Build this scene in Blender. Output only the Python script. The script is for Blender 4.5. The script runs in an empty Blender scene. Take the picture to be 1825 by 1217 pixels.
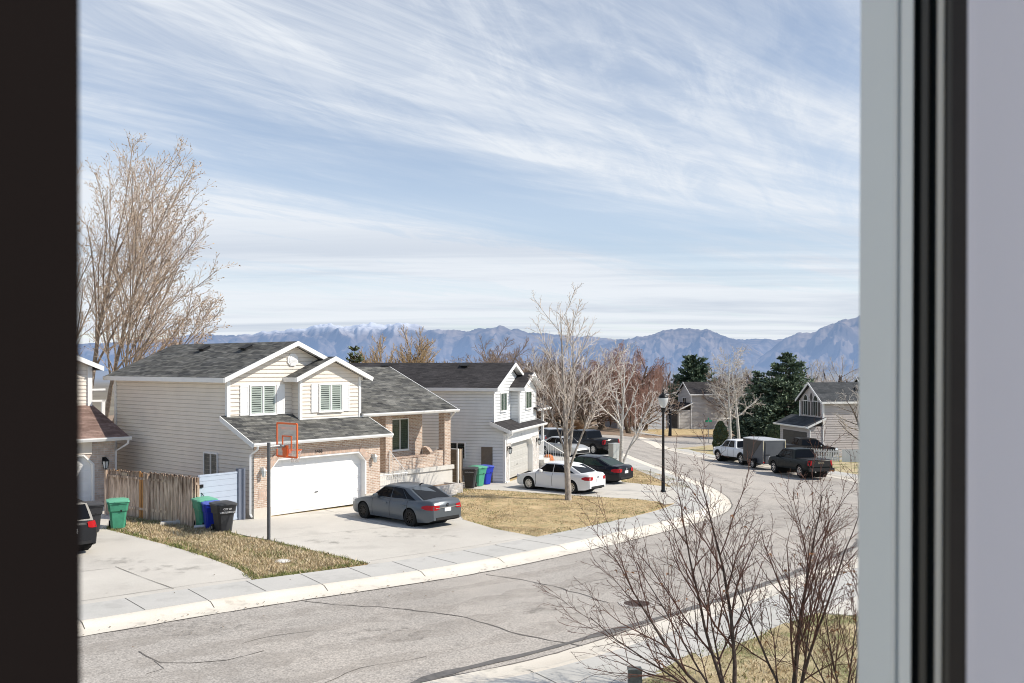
import bpy, bmesh, math, random
import numpy as np
from mathutils import Vector, Matrix, noise
from mathutils.geometry import delaunay_2d_cdt
R = math.radians
random.seed(7)
SC = bpy.context.scene
COL = SC.collection
# ------------------------------------------------------------------ survey: sight lines from the upstairs window to the ground
F, CX, HY = 1690.0, 912.5, 651.0
def sstep(t):
    t = max(0, min(1, t)); return t*t*(3-2*t)
def g(x, y):
    t = .65*x + .76*y
    s = t - 27
    sp = s if s > 40 else math.log1p(math.exp(max(s/4, -50)))*4
    z = -6.05 - .033*sp - .55*sstep((x-10)/9)*sstep((y-42)/20)
    if z < -42: z = -42 - 26*(1-math.exp((z+42)/26))
    return z
def G(px, py):
    rx, rz = (px-CX)/F, -(py-HY)/F
    lo, hi = 3., 3000.
    for _ in range(60):
        m = (lo+hi)/2
        if rz*m > g(rx*m, m): lo = m
        else: hi = m
    return (rx*lo, lo)
class Frame:
    """a building's own axes: x along its front, y to the back"""
    def __init__(s, o, ang, base):
        s.o = o; s.d = (math.cos(ang), math.sin(ang)); s.n = (-s.d[1], s.d[0]); s.base = base; s.ang = ang
    def u(s, px, w):
        k = (px-CX)/F
        ox, oy = s.o[0]+s.n[0]*w, s.o[1]+s.n[1]*w
        return (k*oy-ox)/(s.d[0]-k*s.d[1])
    def z(s, px, py, w):
        u = s.u(px, w); Y = s.o[1]+s.n[1]*w+s.d[1]*u
        return -(py-HY)/F*Y - s.base
    def world(s, u, w): return (s.o[0]+s.d[0]*u+s.n[0]*w, s.o[1]+s.d[1]*u+s.n[1]*w)
# ------------------------------------------------------------------ materials
MATS = {}
def nt(m): m.use_nodes = True; return m.node_tree.nodes, m.node_tree.links
def mat(name, c, rough=.8, var=.0, scale=6., bump=0., metal=0., spec=.4, c2=None, coat=0., streak=None, detail=6, bscale=None):
    if name in MATS: return MATS[name]
    m = bpy.data.materials.new(name); N, L = nt(m)
    b = N['Principled BSDF']; b.inputs['Roughness'].default_value = rough; b.inputs['Metallic'].default_value = metal
    b.inputs['Specular IOR Level'].default_value = spec; b.inputs['Coat Weight'].default_value = coat
    b.inputs['Base Color'].default_value = (*c, 1)
    if var > 0 or c2:
        tc = N.new('ShaderNodeTexCoord'); no = N.new('ShaderNodeTexNoise'); no.inputs['Scale'].default_value = scale
        no.inputs['Detail'].default_value = detail; no.inputs['Roughness'].default_value = .65
        src = tc.outputs['Object']
        if streak:
            mp = N.new('ShaderNodeMapping'); mp.inputs['Scale'].default_value = streak; L.new(src, mp.inputs['Vector']); src = mp.outputs['Vector']
        L.new(src, no.inputs['Vector'])
        rp = N.new('ShaderNodeValToRGB'); rp.color_ramp.elements[0].position = .3; rp.color_ramp.elements[1].position = .7
        a = tuple(max(0, x*(1-var)) for x in c); e = c2 if c2 else tuple(min(1, x*(1+var)) for x in c)
        rp.color_ramp.elements[0].color = (*a, 1); rp.color_ramp.elements[1].color = (*e, 1)
        L.new(no.outputs['Fac'], rp.inputs['Fac']); L.new(rp.outputs['Color'], b.inputs['Base Color'])
        if bump:
            n2 = N.new('ShaderNodeTexNoise'); n2.inputs['Scale'].default_value = bscale or scale*4; n2.inputs['Detail'].default_value = 4
            L.new(src, n2.inputs['Vector'])
            bp = N.new('ShaderNodeBump'); bp.inputs['Strength'].default_value = bump; bp.inputs['Distance'].default_value = .02
            L.new(n2.outputs['Fac'], bp.inputs['Height']); L.new(bp.outputs['Normal'], b.inputs['Normal'])
    MATS[name] = m; return m
def mat_brick(name, c1, c2, mortar, bw=.21, rh=.075, ms=.012, blot=None, bump=.4, rough=.85):
    m = bpy.data.materials.new(name); N, L = nt(m); b = N['Principled BSDF']; b.inputs['Roughness'].default_value = rough
    b.inputs['Specular IOR Level'].default_value = .25
    uv = N.new('ShaderNodeUVMap'); uv.uv_map = 'UVMap'
    br = N.new('ShaderNodeTexBrick'); L.new(uv.outputs['UV'], br.inputs['Vector'])
    br.inputs['Scale'].default_value = 1; br.inputs['Brick Width'].default_value = bw; br.inputs['Row Height'].default_value = rh
    br.inputs['Mortar Size'].default_value = ms; br.inputs['Mortar Smooth'].default_value = .2; br.inputs['Bias'].default_value = 0
    br.inputs['Color1'].default_value = (*c1, 1); br.inputs['Color2'].default_value = (*c2, 1); br.inputs['Mortar'].default_value = (*mortar, 1)
    no = N.new('ShaderNodeTexNoise'); no.inputs['Scale'].default_value = 3.5; no.inputs['Detail'].default_value = 8; no.inputs['Roughness'].default_value = .75
    L.new(uv.outputs['UV'], no.inputs['Vector'])
    mx = N.new('ShaderNodeMixRGB'); mx.blend_type = 'MULTIPLY'; mx.inputs['Fac'].default_value = .8
    rp = N.new('ShaderNodeValToRGB'); rp.color_ramp.elements[0].position = .3; rp.color_ramp.elements[1].position = .68
    bl = blot or .6
    rp.color_ramp.elements[0].color = (bl, bl, bl, 1); rp.color_ramp.elements[1].color = (1.15, 1.15, 1.15, 1)
    L.new(no.outputs['Fac'], rp.inputs['Fac']); L.new(br.outputs['Color'], mx.inputs['Color1']); L.new(rp.outputs['Color'], mx.inputs['Color2'])
    L.new(mx.outputs['Color'], b.inputs['Base Color'])
    bp = N.new('ShaderNodeBump'); bp.inputs['Strength'].default_value = bump; bp.inputs['Distance'].default_value = .012; bp.invert = True
    L.new(br.outputs['Fac'], bp.inputs['Height']); L.new(bp.outputs['Normal'], b.inputs['Normal'])
    MATS[name] = m; return m
def mat_shingle(name, dark, light, tint):
    """laminated asphalt shingles: courses of tabs in random shades"""
    m = bpy.data.materials.new(name); N, L = nt(m); b = N['Principled BSDF']; b.inputs['Roughness'].default_value = .95
    b.inputs['Specular IOR Level'].default_value = .1
    uv = N.new('ShaderNodeUVMap'); uv.uv_map = 'UVMap'
    def brick(w, h, off):
        br = N.new('ShaderNodeTexBrick'); L.new(uv.outputs['UV'], br.inputs['Vector']); br.inputs['Scale'].default_value = 1
        br.inputs['Brick Width'].default_value = w; br.inputs['Row Height'].default_value = h; br.inputs['Mortar Size'].default_value = .009
        br.inputs['Mortar Smooth'].default_value = .6; br.offset = off; br.inputs['Bias'].default_value = -.1
        br.inputs['Color1'].default_value = (*dark, 1); br.inputs['Color2'].default_value = (*light, 1)
        br.inputs['Mortar'].default_value = (*[x*.45 for x in dark], 1); return br
    b1 = brick(.29, .145, .37); b2 = brick(.47, .145, .61); b2.inputs['Color2'].default_value = (*tint, 1)
    mx = N.new('ShaderNodeMixRGB'); mx.inputs['Fac'].default_value = .45; L.new(b1.outputs['Color'], mx.inputs['Color1']); L.new(b2.outputs['Color'], mx.inputs['Color2'])
    no = N.new('ShaderNodeTexNoise'); no.inputs['Scale'].default_value = .9; no.inputs['Detail'].default_value = 9; no.inputs['Roughness'].default_value = .7
    L.new(uv.outputs['UV'], no.inputs['Vector'])
    rp = N.new('ShaderNodeValToRGB'); rp.color_ramp.elements[0].color = (.6, .6, .6, 1); rp.color_ramp.elements[1].color = (1.25, 1.25, 1.25, 1)
    rp.color_ramp.elements[0].position = .35; rp.color_ramp.elements[1].position = .65
    L.new(no.outputs['Fac'], rp.inputs['Fac'])
    m2 = N.new('ShaderNodeMixRGB'); m2.blend_type = 'MULTIPLY'; m2.inputs['Fac'].default_value = .8
    L.new(mx.outputs['Color'], m2.inputs['Color1']); L.new(rp.outputs['Color'], m2.inputs['Color2']); L.new(m2.outputs['Color'], b.inputs['Base Color'])
    bp = N.new('ShaderNodeBump'); bp.inputs['Strength'].default_value = .5; bp.inputs['Distance'].default_value = .012; bp.invert = True
    L.new(b1.outputs['Fac'], bp.inputs['Height']); L.new(bp.outputs['Normal'], b.inputs['Normal'])
    MATS[name] = m; return m
def mat_glass(name, tint=(.02, .025, .03), clear=.0, rough=.02):
    m = bpy.data.materials.new(name); N, L = nt(m); b = N['Principled BSDF']
    b.inputs['Base Color'].default_value = (*tint, 1); b.inputs['Roughness'].default_value = rough; b.inputs['Specular IOR Level'].default_value = .7
    if clear > 0:
        tr = N.new('ShaderNodeBsdfTransparent'); tr.inputs['Color'].default_value = (.86, .92, .9, 1)
        mx = N.new('ShaderNodeMixShader'); mx.inputs['Fac'].default_value = clear
        L.new(b.outputs['BSDF'], mx.inputs[1]); L.new(tr.outputs['BSDF'], mx.inputs[2]); L.new(mx.outputs['Shader'], N['Material Output'].inputs['Surface'])
    MATS[name] = m; return m
def mat_ground(name, cols, scales, rough=.95, bump=.3, bscale=40, speck=None, spots=None):
    """cols: three colours blended by two octaves of noise in world metres"""
    m = bpy.data.materials.new(name); N, L = nt(m); b = N['Principled BSDF']; b.inputs['Roughness'].default_value = rough; b.inputs['Specular IOR Level'].default_value = .2
    ge = N.new('ShaderNodeNewGeometry'); P = ge.outputs['Position']
    def noi(s, d=5, r=.6):
        n = N.new('ShaderNodeTexNoise'); n.inputs['Scale'].default_value = s; n.inputs['Detail'].default_value = d; n.inputs['Roughness'].default_value = r
        L.new(P, n.inputs['Vector']); return n
    def ramp(n, a, c, p0=.35, p1=.65):
        r = N.new('ShaderNodeValToRGB'); r.color_ramp.elements[0].position = p0; r.color_ramp.elements[1].position = p1
        r.color_ramp.elements[0].color = (*a, 1); r.color_ramp.elements[1].color = (*c, 1); L.new(n.outputs['Fac'], r.inputs['Fac']); return r
    r1 = ramp(noi(scales[0]), cols[0], cols[1]); out = r1.outputs['Color']
    if len(cols) > 2:
        f = ramp(noi(scales[1], 8, .7), (0, 0, 0), (1, 1, 1), .48, .62)
        mx = N.new('ShaderNodeMixRGB'); L.new(f.outputs['Color'], mx.inputs['Fac']); L.new(out, mx.inputs['Color1']); mx.inputs['Color2'].default_value = (*cols[2], 1); out = mx.outputs['Color']
    if speck:
        f = ramp(noi(speck[0], 2, .5), (1-speck[1],)*3, (1+speck[1],)*3, .3, .7)
        mx = N.new('ShaderNodeMixRGB'); mx.blend_type = 'MULTIPLY'; mx.inputs['Fac'].default_value = 1; L.new(out, mx.inputs['Color1']); L.new(f.outputs['Color'], mx.inputs['Color2']); out = mx.outputs['Color']
    if spots:
        f = ramp(noi(spots[0], 3, .6), (spots[1],)*3, (1, 1, 1), spots[2], spots[2]+.12)
        mx = N.new('ShaderNodeMixRGB'); mx.blend_type = 'MULTIPLY'; mx.inputs['Fac'].default_value = 1; L.new(out, mx.inputs['Color1']); L.new(f.outputs['Color'], mx.inputs['Color2']); out = mx.outputs['Color']
    L.new(out, b.inputs['Base Color'])
    if bump:
        bp = N.new('ShaderNodeBump'); bp.inputs['Strength'].default_value = bump; bp.inputs['Distance'].default_value = .02
        L.new(noi(bscale, 3).outputs['Fac'], bp.inputs['Height']); L.new(bp.outputs['Normal'], b.inputs['Normal'])
    MATS[name] = m; return m
# ------------------------------------------------------------------ objects
def tag(o, label=None, cat=None, group=None, kind=None):
    if label: o['label'] = label
    if cat: o['category'] = cat
    if group: o['group'] = group
    if kind: o['kind'] = kind
    return o
def empty(name, loc, rz=0., label=None, cat=None, group=None):
    o = bpy.data.objects.new(name, None); COL.objects.link(o); o.location = loc; o.rotation_euler = (0, 0, rz); o.empty_display_size = .3
    return tag(o, label, cat, group)
def copy_tree(o, parent=None):
    c = o.copy(); COL.objects.link(c)
    if parent: c.parent = parent
    for ch in list(o.children): copy_tree(ch, c)
    return c
class MB:
    def __init__(s): s.v = []; s.f = []; s.m = []
    def add(s, vs, fs, mi=0):
        b = len(s.v); s.v += [tuple(p) for p in vs]; s.f += [tuple(i+b for i in f) for f in fs]; s.m += [mi]*len(fs)
    def quad(s, a, b, c, d, mi=0): s.add([a, b, c, d], [(0, 1, 2, 3)], mi)
    def box(s, x0, y0, z0, x1, y1, z1, mi=0):
        s.add([(x0, y0, z0), (x1, y0, z0), (x1, y1, z0), (x0, y1, z0), (x0, y0, z1), (x1, y0, z1), (x1, y1, z1), (x0, y1, z1)],
              [(0, 3, 2, 1), (4, 5, 6, 7), (0, 1, 5, 4), (1, 2, 6, 5), (2, 3, 7, 6), (3, 0, 4, 7)], mi)
    def prism(s, pts, vec, mi=0):
        n = len(pts); v = Vector(vec); P = [Vector(p) for p in pts]
        s.add([*P, *[p+v for p in P]], [tuple(range(n))[::-1], tuple(range(n, 2*n))] + [(i, (i+1) % n, n+(i+1) % n, n+i) for i in range(n)], mi)
    def slab(s, q, t, mi=0):
        s.prism([Vector(p)-Vector((0, 0, t)) for p in q], (0, 0, t), mi)
    def tube(s, pts, rad, k=6, cap=True, mi=0):
        P = [Vector(p) for p in pts]; n = len(P)
        if not isinstance(rad, (list, tuple)): rad = [rad]*n
        b = len(s.v); ref = None
        for i in range(n):
            d = (P[min(i+1, n-1)]-P[max(i-1, 0)])
            if d.length < 1e-9: d = Vector((0, 0, 1))
            d.normalize()
            if ref is None: ref = Vector((1, 0, 0)) if abs(d.x) < .8 else Vector((0, 1, 0))
            a = d.cross(ref); a.normalize(); ref = a.cross(d); c = ref
            for j in range(k):
                t = 2*math.pi*j/k; q = P[i]+(a*math.cos(t)+c*math.sin(t))*rad[i]; s.v.append((q.x, q.y, q.z))
        for i in range(n-1):
            for j in range(k):
                s.f.append((b+i*k+j, b+i*k+(j+1) % k, b+(i+1)*k+(j+1) % k, b+(i+1)*k+j)); s.m.append(mi)
        if cap:
            s.f.append(tuple(b+j for j in range(k))[::-1]); s.f.append(tuple(b+(n-1)*k+j for j in range(k))); s.m += [mi, mi]
    def lathe(s, prof, n=16, M=None, mi=0):
        b = len(s.v); M = M or Matrix()
        for r, z in prof:
            for j in range(n):
                t = 2*math.pi*j/n; q = M @ Vector((r*math.cos(t), r*math.sin(t), z)); s.v.append((q.x, q.y, q.z))
        for i in range(len(prof)-1):
            for j in range(n):
                s.f.append((b+i*n+j, b+i*n+(j+1) % n, b+(i+1)*n+(j+1) % n, b+(i+1)*n+j)); s.m.append(mi)
    def build(s, name, mats, parent=None, smooth=None, uv=True, **kw):
        me = bpy.data.meshes.new(name); me.from_pydata(s.v, [], s.f)
        if not isinstance(mats, (list, tuple)): mats = [mats]
        for m in mats: me.materials.append(MATS[m] if isinstance(m, str) else m)
        if len(mats) > 1: me.polygons.foreach_set('material_index', s.m)
        if uv:
            ul = me.uv_layers.new(name='UVMap'); Zv = Vector((0, 0, 1)); data = ul.data
            for p in me.polygons:
                nn = p.normal; t = Zv.cross(nn)
                if t.length < .02: t = Vector((1, 0, 0)); bb = Vector((0, 1, 0))
                else: t.normalize(); bb = nn.cross(t)
                for li in p.loop_indices:
                    co = me.vertices[me.loops[li].vertex_index].co; data[li].uv = (co.dot(t), co.dot(bb))
        if smooth is not None:
            me.shade_smooth()
            if smooth < 180: me.set_sharp_from_angle(angle=R(smooth))
        me.update()
        o = bpy.data.objects.new(name, me); COL.objects.link(o)
        if parent: o.parent = parent
        return tag(o, kw.get('label'), kw.get('cat'), kw.get('group'), kw.get('kind'))
def text(name, body, size, m, parent, M, label=None, ext=.004):
    cu = bpy.data.curves.new(name, 'FONT'); cu.body = body; cu.size = size; cu.extrude = ext; cu.align_x = 'CENTER'; cu.align_y = 'CENTER'
    o = bpy.data.objects.new(name, cu); me = bpy.data.meshes.new_from_object(o); bpy.data.objects.remove(o); me.materials.append(MATS[m])
    o = bpy.data.objects.new(name, me); COL.objects.link(o); o.parent = parent; o.matrix_local = M
    return tag(o, label)
class Wall:
    """a wall plane: origin, direction along the wall; out = to the right of that direction"""
    def __init__(s, o, d, z=0.):
        s.o = Vector((o[0], o[1], z)); s.s = Vector((d[0], d[1], 0)).normalized(); s.n = Vector((s.s.y, -s.s.x, 0))
    def p(s, a, z, o=0.): return s.o + s.s*a + s.n*o + Vector((0, 0, z))
    def box(s, mb, a0, a1, z0, z1, o0, o1, mi=0):
        mb.prism([s.p(a0, z0, o0), s.p(a1, z0, o0), s.p(a1, z1, o0), s.p(a0, z1, o0)], s.n*(o1-o0), mi)
    def poly(s, mb, pts, o=0., mi=0): mb.add([s.p(a, z, o) for a, z in pts], [tuple(range(len(pts)))], mi)
    def siding(s, mb, pts, lap=.17, out=.022):
        """real overlapping boards filling a convex outline"""
        zs = [p[1] for p in pts]; z0, z1 = min(zs), max(zs)
        def span(z):
            xs = []
            n = len(pts)
            for i in range(n):
                (a, za), (b, zb) = pts[i], pts[(i+1) % n]
                if abs(za-zb) < 1e-9:
                    if abs(z-za) < 1e-6: xs += [a, b]
                    continue
                t = (z-za)/(zb-za)
                if -1e-9 <= t <= 1+1e-9: xs.append(a+(b-a)*t)
            return (min(xs), max(xs)) if xs else None
        breaks = sorted(set([z0, z1] + [z for z in zs] + [z0+lap*i for i in range(1, int((z1-z0)/lap)+1)]))
        shade_h = .024 if lap < .2 else .03
        for za, zb in zip(breaks, breaks[1:]):
            if zb-za < 1e-5: continue
            A, B = span(za+1e-7), span(zb-1e-7)
            if not A or not B: continue
            fa = ((za-z0) % lap)/lap; fb = fa+(zb-za)/lap
            if fa > .9999: fa = 0.; fb = (zb-za)/lap
            oa, ob = out*(1-fa)+.003, out*(1-fb)+.003
            if fa < .001 and zb-za > 2*shade_h:   # a darker strip paints the contact shadow at each board's foot
                C = span(za+shade_h)
                mb.quad(s.p(A[0], za, oa-.006), s.p(A[1], za, oa-.006), s.p(C[1], za+shade_h, oa), s.p(C[0], za+shade_h, oa), 1)
                mb.quad(s.p(C[0], za+shade_h, oa), s.p(C[1], za+shade_h, oa), s.p(B[1], zb, ob), s.p(B[0], zb, ob))
            else: mb.quad(s.p(A[0], za, oa), s.p(A[1], za, oa), s.p(B[1], zb, ob), s.p(B[0], zb, ob))
            if fa < .001: mb.quad(s.p(A[0], za, .002), s.p(A[1], za, .002), s.p(A[1], za, oa), s.p(A[0], za, oa))
def window(parent, wl, a0, a1, z0, z1, out=.025, frame='white_trim', slats=None, split=True, fw=.055, glass='window_glass', depth=.05, label=None, back='dark_room'):
    mb = MB(); W = wl
    W.box(mb, a0-fw, a0, z0-fw, z1+fw, out, out+depth); W.box(mb, a1, a1+fw, z0-fw, z1+fw, out, out+depth)
    W.box(mb, a0, a1, z0-fw, z0, out, out+depth); W.box(mb, a0, a1, z1, z1+fw, out, out+depth)
    if split: W.box(mb, (a0+a1)/2-.03, (a0+a1)/2+.03, z0, z1, out, out+depth-.004)
    W.box(mb, a0-fw-.03, a1+fw+.03, z0-fw-.04, z0-fw, out, out+depth+.03)
    f = mb.build('window', frame, parent, label=label)
    mb = MB(); W.poly(mb, [(a0, z0), (a1, z0), (a1, z1), (a0, z1)], out+.004); mb.build('backing', back, f)
    if slats:
        mb = MB(); n = int((z1-z0)/.09)
        halves = [(a0+.03, (a0+a1)/2-.06), ((a0+a1)/2+.06, a1-.03)] if split else [(a0+.03, a1-.03)]
        for (h0, h1) in halves:
            W.box(mb, h0-.02, h0+.03, z0, z1, out+.008, out+.022); W.box(mb, h1-.03, h1+.02, z0, z1, out+.008, out+.022)
            for i in range(n):
                z = z0+(i+.5)*(z1-z0)/n
                mb.prism([W.p(h0+.03, z-.036, out+.008), W.p(h1-.03, z-.036, out+.008), W.p(h1-.03, z+.012, out+.024), W.p(h0+.03, z+.012, out+.024)], (0, 0, .012))
        mb.build('louvre_blind', slats, f)
    mb = MB(); W.poly(mb, [(a0, z0), (a1, z0), (a1, z1), (a0, z1)], out+depth-.012); mb.build('pane', glass, f)
    return f
def lantern(parent, wl, a, z, m='black_metal', s=1.):
    mb = MB(); W = wl
    W.box(mb, a-.05*s, a+.05*s, z-.02*s, z+.2*s, 0, .03)
    mb.tube([W.p(a, z+.12*s, .03), W.p(a, z+.2*s, .08*s), W.p(a, z+.2*s, .17*s)], .014*s, 5)
    c = W.p(a, z, .17*s); T = Matrix.Translation(c)
    mb.lathe([(.0, .21*s), (.02*s, .2*s), (.11*s, .1*s), (.12*s, .08*s), (.0, .08*s)], 6, T); mb.lathe([(0, -.2*s), (.03*s, -.18*s), (.075*s, -.15*s), (0, -.15*s)], 6, T)
    for j in range(6):
        t = math.pi/3*j; mb.tube([c+Vector((.105*s*math.cos(t), .105*s*math.sin(t), .08*s)), c+Vector((.07*s*math.cos(t), .07*s*math.sin(t), -.15*s))], .008*s, 4)
    o = mb.build('wall_lantern', m, parent)
    mb = MB(); mb.lathe([(.1*s, .08*s), (.066*s, -.15*s)], 6, T); mb.build('lantern_glass', 'lamp_glass', o)
    return o
def downspout(parent, pts, m='white_trim'):
    mb = MB(); mb.tube(pts, .05, 4); return mb.build('downspout', m, parent)
def garage_door(parent, wl, a0, a1, z0, z1, out, m, rows=4, cols=8):
    mb = MB(); W = wl; W.box(mb, a0, a1, z0, z1, out-.03, out)
    h = (z1-z0)/rows; w = (a1-a0)/cols
    for r in range(rows):
        W.box(mb, a0, a1, z0+r*h+.012, z0+(r+1)*h-.006, out, out+.012)
        for c in range(cols):
            x0, x1 = a0+c*w+.07, a0+(c+1)*w-.07; y0, y1 = z0+r*h+.1, z0+(r+1)*h-.1
            q0 = [W.p(x0, y0, out+.013), W.p(x1, y0, out+.013), W.p(x1, y1, out+.013), W.p(x0, y1, out+.013)]
            k = .03; q1 = [W.p(x0+k, y0+k, out+.023), W.p(x1-k, y0+k, out+.023), W.p(x1-k, y1-k, out+.023), W.p(x0+k, y1-k, out+.023)]
            mb.add(q0+q1, [(4, 5, 6, 7)]+[(i, (i+1) % 4, 4+(i+1) % 4, 4+i) for i in range(4)])
    d = mb.build('garage_door', m, parent)
    mb = MB(); W.box(mb, (a0+a1)/2-.07, (a0+a1)/2+.07, z0+h*1.3, z0+h*1.3+.03, out+.03, out+.06); mb.build('handle', 'black_metal', d)
    return d
def gutter(mb, a, b, drop=.13, w=.12):
    """a K-style gutter from a to b, built on the outer side of the eave"""
    a, b = Vector(a), Vector(b); d = (b-a).normalized(); n = Vector((d.y, -d.x, 0)); up = Vector((0, 0, 1))
    prof = [(0, 0), (w, 0), (w, -.05), (w*.65, -drop), (0, -drop)]
    mb.prism([a+n*o+up*z for o, z in prof], b-a)
def roof_vent(mb, c, dx, dy, nrm):
    """a low box vent seated on the slope"""
    c = Vector(c); ax = Vector(dx).normalized(); ay = Vector(dy).normalized(); n = Vector(nrm).normalized()
    P = [c+ax*a+ay*b for a, b in ((-.18, -.2), (.18, -.2), (.18, .2), (-.18, .2))]
    mb.prism(P, n*.12); P = [c+n*.12+ax*a+ay*b for a, b in ((-.24, -.27), (.24, -.27), (.24, .24), (-.24, .24))]; mb.prism(P, n*.03)
# palette
mat('white_trim', (.8, .8, .79), .5, .03, 3); mat('white_door', (.82, .82, .82), .45, .02, 2)
mat('beige_siding', (.76, .695, .615), .6, .05, 1.3); mat('pale_siding', (.7, .715, .72), .6, .05, 1.3, c2=(.77, .785, .79))
mat('beige_siding_seam', (.56, .51, .46), .8); mat('pale_siding_seam', (.47, .48, .49), .8); mat('taupe_siding_seam', (.42, .39, .38), .8); mat('grey_siding_seam', (.4, .385, .37), .8); mat('blue_siding_seam', (.3, .32, .35), .8)  # darker siding tones that paint the shadow line under each lap
mat('taupe_siding', (.52, .48, .47), .7, .06, 1.3); mat('grey_siding', (.5, .485, .47), .7, .05, 1.0); mat('blue_siding', (.5, .54, .6), .7, .05, 1.)
mat('concrete', (.6, .55, .48), .9, .1, 1.2, .15); mat('pale_concrete', (.62, .6, .56), .9, .08, 1.1, .1)
mat('black_metal', (.012, .012, .013), .4, metal=.3); mat('dark_vent', (.015, .015, .017), .6)
mat('dark_room', (.03, .035, .038), .9); mat('blind_white', (.85, .85, .82), .6); mat('blind_dark', (.1, .11, .1), .6)
mat('grey_door', (.5, .49, .46), .5, .03, 2); mat('dark_door', (.07, .065, .062), .6, .1, 2); mat('brown_door', (.12, .05, .03), .6)
mat_glass('window_glass', (.05, .06, .06), .85); mat_glass('dark_glass', (.012, .015, .017), .5); mat_glass('green_glass', (.07, .11, .08), .35)
mat_glass('lamp_glass', (.75, .77, .78), .35, .15)
mat_brick('pink_brick', (.43, .29, .215), (.58, .445, .355), (.7, .64, .57)); mat_brick('soldier_brick', (.52, .36, .28), (.62, .46, .37), (.5, .42, .36), bw=.075, rh=.24)
mat_brick('white_brick', (.66, .6, .55), (.72, .7, .68), (.6, .58, .55), blot=.35); mat_brick('tan_brick', (.52, .4, .33), (.66, .55, .47), (.6, .56, .52), rh=.1, bw=.3)
mat_shingle('grey_shingle', (.06, .061, .062), (.2, .2, .19), (.3, .29, .255)); mat_shingle('charcoal_shingle', (.04, .038, .04), (.075, .07, .072), (.085, .078, .078))
mat_shingle('brown_shingle', (.19, .125, .105), (.33, .235, .2), (.35, .25, .215)); mat_shingle('slate_shingle', (.06, .065, .07), (.1, .105, .11), (.12, .12, .125))
mat_shingle('pale_shingle', (.3, .29, .27), (.4, .39, .36), (.42, .4, .37))
# ------------------------------------------------------------------ ground
mat_ground('dry_lawn', [(.47, .34, .18), (.64, .49, .29), (.36, .31, .155)], [.9, 3.], speck=(45, .3), bump=.8, bscale=60, spots=(.45, .62, .34))
mat_ground('weedy_lawn', [(.26, .19, .1), (.42, .31, .18), (.17, .18, .065)], [1.6, 1.1], speck=(38, .4), bump=1., bscale=50)
mat_ground('near_lawn', [(.42, .34, .2), (.57, .48, .31), (.22, .23, .1)], [1.2, .55], speck=(40, .35), bump=.9, bscale=60)
mat_ground('asphalt', [(.385, .355, .322), (.45, .418, .38), (.47, .43, .385)], [.25, .09], speck=(26, .34), bump=.5, bscale=70, spots=(1.6, .88, .3))
mat_ground('slab', [(.53, .5, .45), (.64, .605, .545), (.58, .55, .495)], [.22, .8], speck=(34, .07), bump=.15, bscale=60, spots=(.5, .88, .34))
mat_ground('walk', [(.48, .47, .44), (.57, .555, .52), (.53, .515, .485)], [.45, .9], speck=(30, .05), bump=.1, bscale=60, spots=(1.1, .88, .34))
mat_ground('kerb_concrete', [(.68, .62, .53), (.75, .7, .62), (.71, .66, .57)], [.5, 1.2], speck=(30, .06), bump=.15, bscale=50, spots=(2.2, .8, .3))
mat_ground('earth', [(.26, .19, .14), (.36, .27, .2), (.3, .24, .17)], [.2, .05], speck=(8, .25))
mat('joint', (.1, .09, .075), .95, .3, 8); mat('crack', (.16, .145, .13), .95, .3, 9); mat('dark_strip', (.15, .142, .135), .9, .15, 5, .3)
def ccw(poly):
    a = sum(poly[i][0]*poly[(i+1) % len(poly)][1]-poly[(i+1) % len(poly)][0]*poly[i][1] for i in range(len(poly)))
    return poly if a > 0 else poly[::-1]
def inside(p, poly):
    x, y = p; c = False; n = len(poly)
    for i in range(n):
        (x1, y1), (x2, y2) = poly[i], poly[(i+1) % n]
        if (y1 > y) != (y2 > y) and x < (x2-x1)*(y-y1)/(y2-y1)+x1: c = not c
    return c
def smooth_line(pts, n=6):
    out = []
    P = [pts[0]]+list(pts)+[pts[-1]]
    for i in range(1, len(P)-2):
        for k in range(n):
            t = k/n; p0, p1, p2, p3 = P[i-1], P[i], P[i+1], P[i+2]
            out.append(tuple(.5*(2*p1[j]+(-p0[j]+p2[j])*t+(2*p0[j]-5*p1[j]+4*p2[j]-p3[j])*t*t+(-p0[j]+3*p1[j]-3*p2[j]+p3[j])*t**3) for j in range(2)))
    out.append(tuple(pts[-1])); return out
def sheet(name, poly, off, m, skirt=.12, step=2.5, kind='structure', wob=0.):
    poly = ccw(poly); pts = []; n = len(poly)
    for i in range(n):
        a, b = poly[i], poly[(i+1) % n]; L = math.dist(a, b); k = max(1, int(L/(1.5 if L < 40 else 5)))
        for j in range(k): pts.append(Vector((a[0]+(b[0]-a[0])*j/k, a[1]+(b[1]-a[1])*j/k)))
    nb = len(pts); xs = [p.x for p in pts]; ys = [p.y for p in pts]
    st = max(step, (max(xs)-min(xs))/60, (max(ys)-min(ys))/60); y = min(ys)+st*.5; inner = []
    while y < max(ys):
        x = min(xs)+st*.5
        while x < max(xs):
            if inside((x, y), poly): inner.append(Vector((x, y)))
            x += st
        y += st
    r = delaunay_2d_cdt(pts+inner, [(i, (i+1) % nb) for i in range(nb)], [list(range(nb))], 1, 1e-5)
    vs = [(v.x, v.y, g(v.x, v.y)+off+(wob*noise.noise((v.x*.7, v.y*.7, 3)) if wob else 0)) for v in r[0]]
    mb = MB(); mb.add(vs, r[2])
    if skirt:
        m0 = len(mb.v); B = [(p.x, p.y, g(p.x, p.y)+off) for p in pts]; D = [(a, b, c-skirt) for a, b, c in B]
        mb.add(B+D, [(nb+i, nb+(i+1) % nb, (i+1) % nb, i) for i in range(nb)])
    return mb.build(name, m, uv=False, kind=kind)
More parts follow.
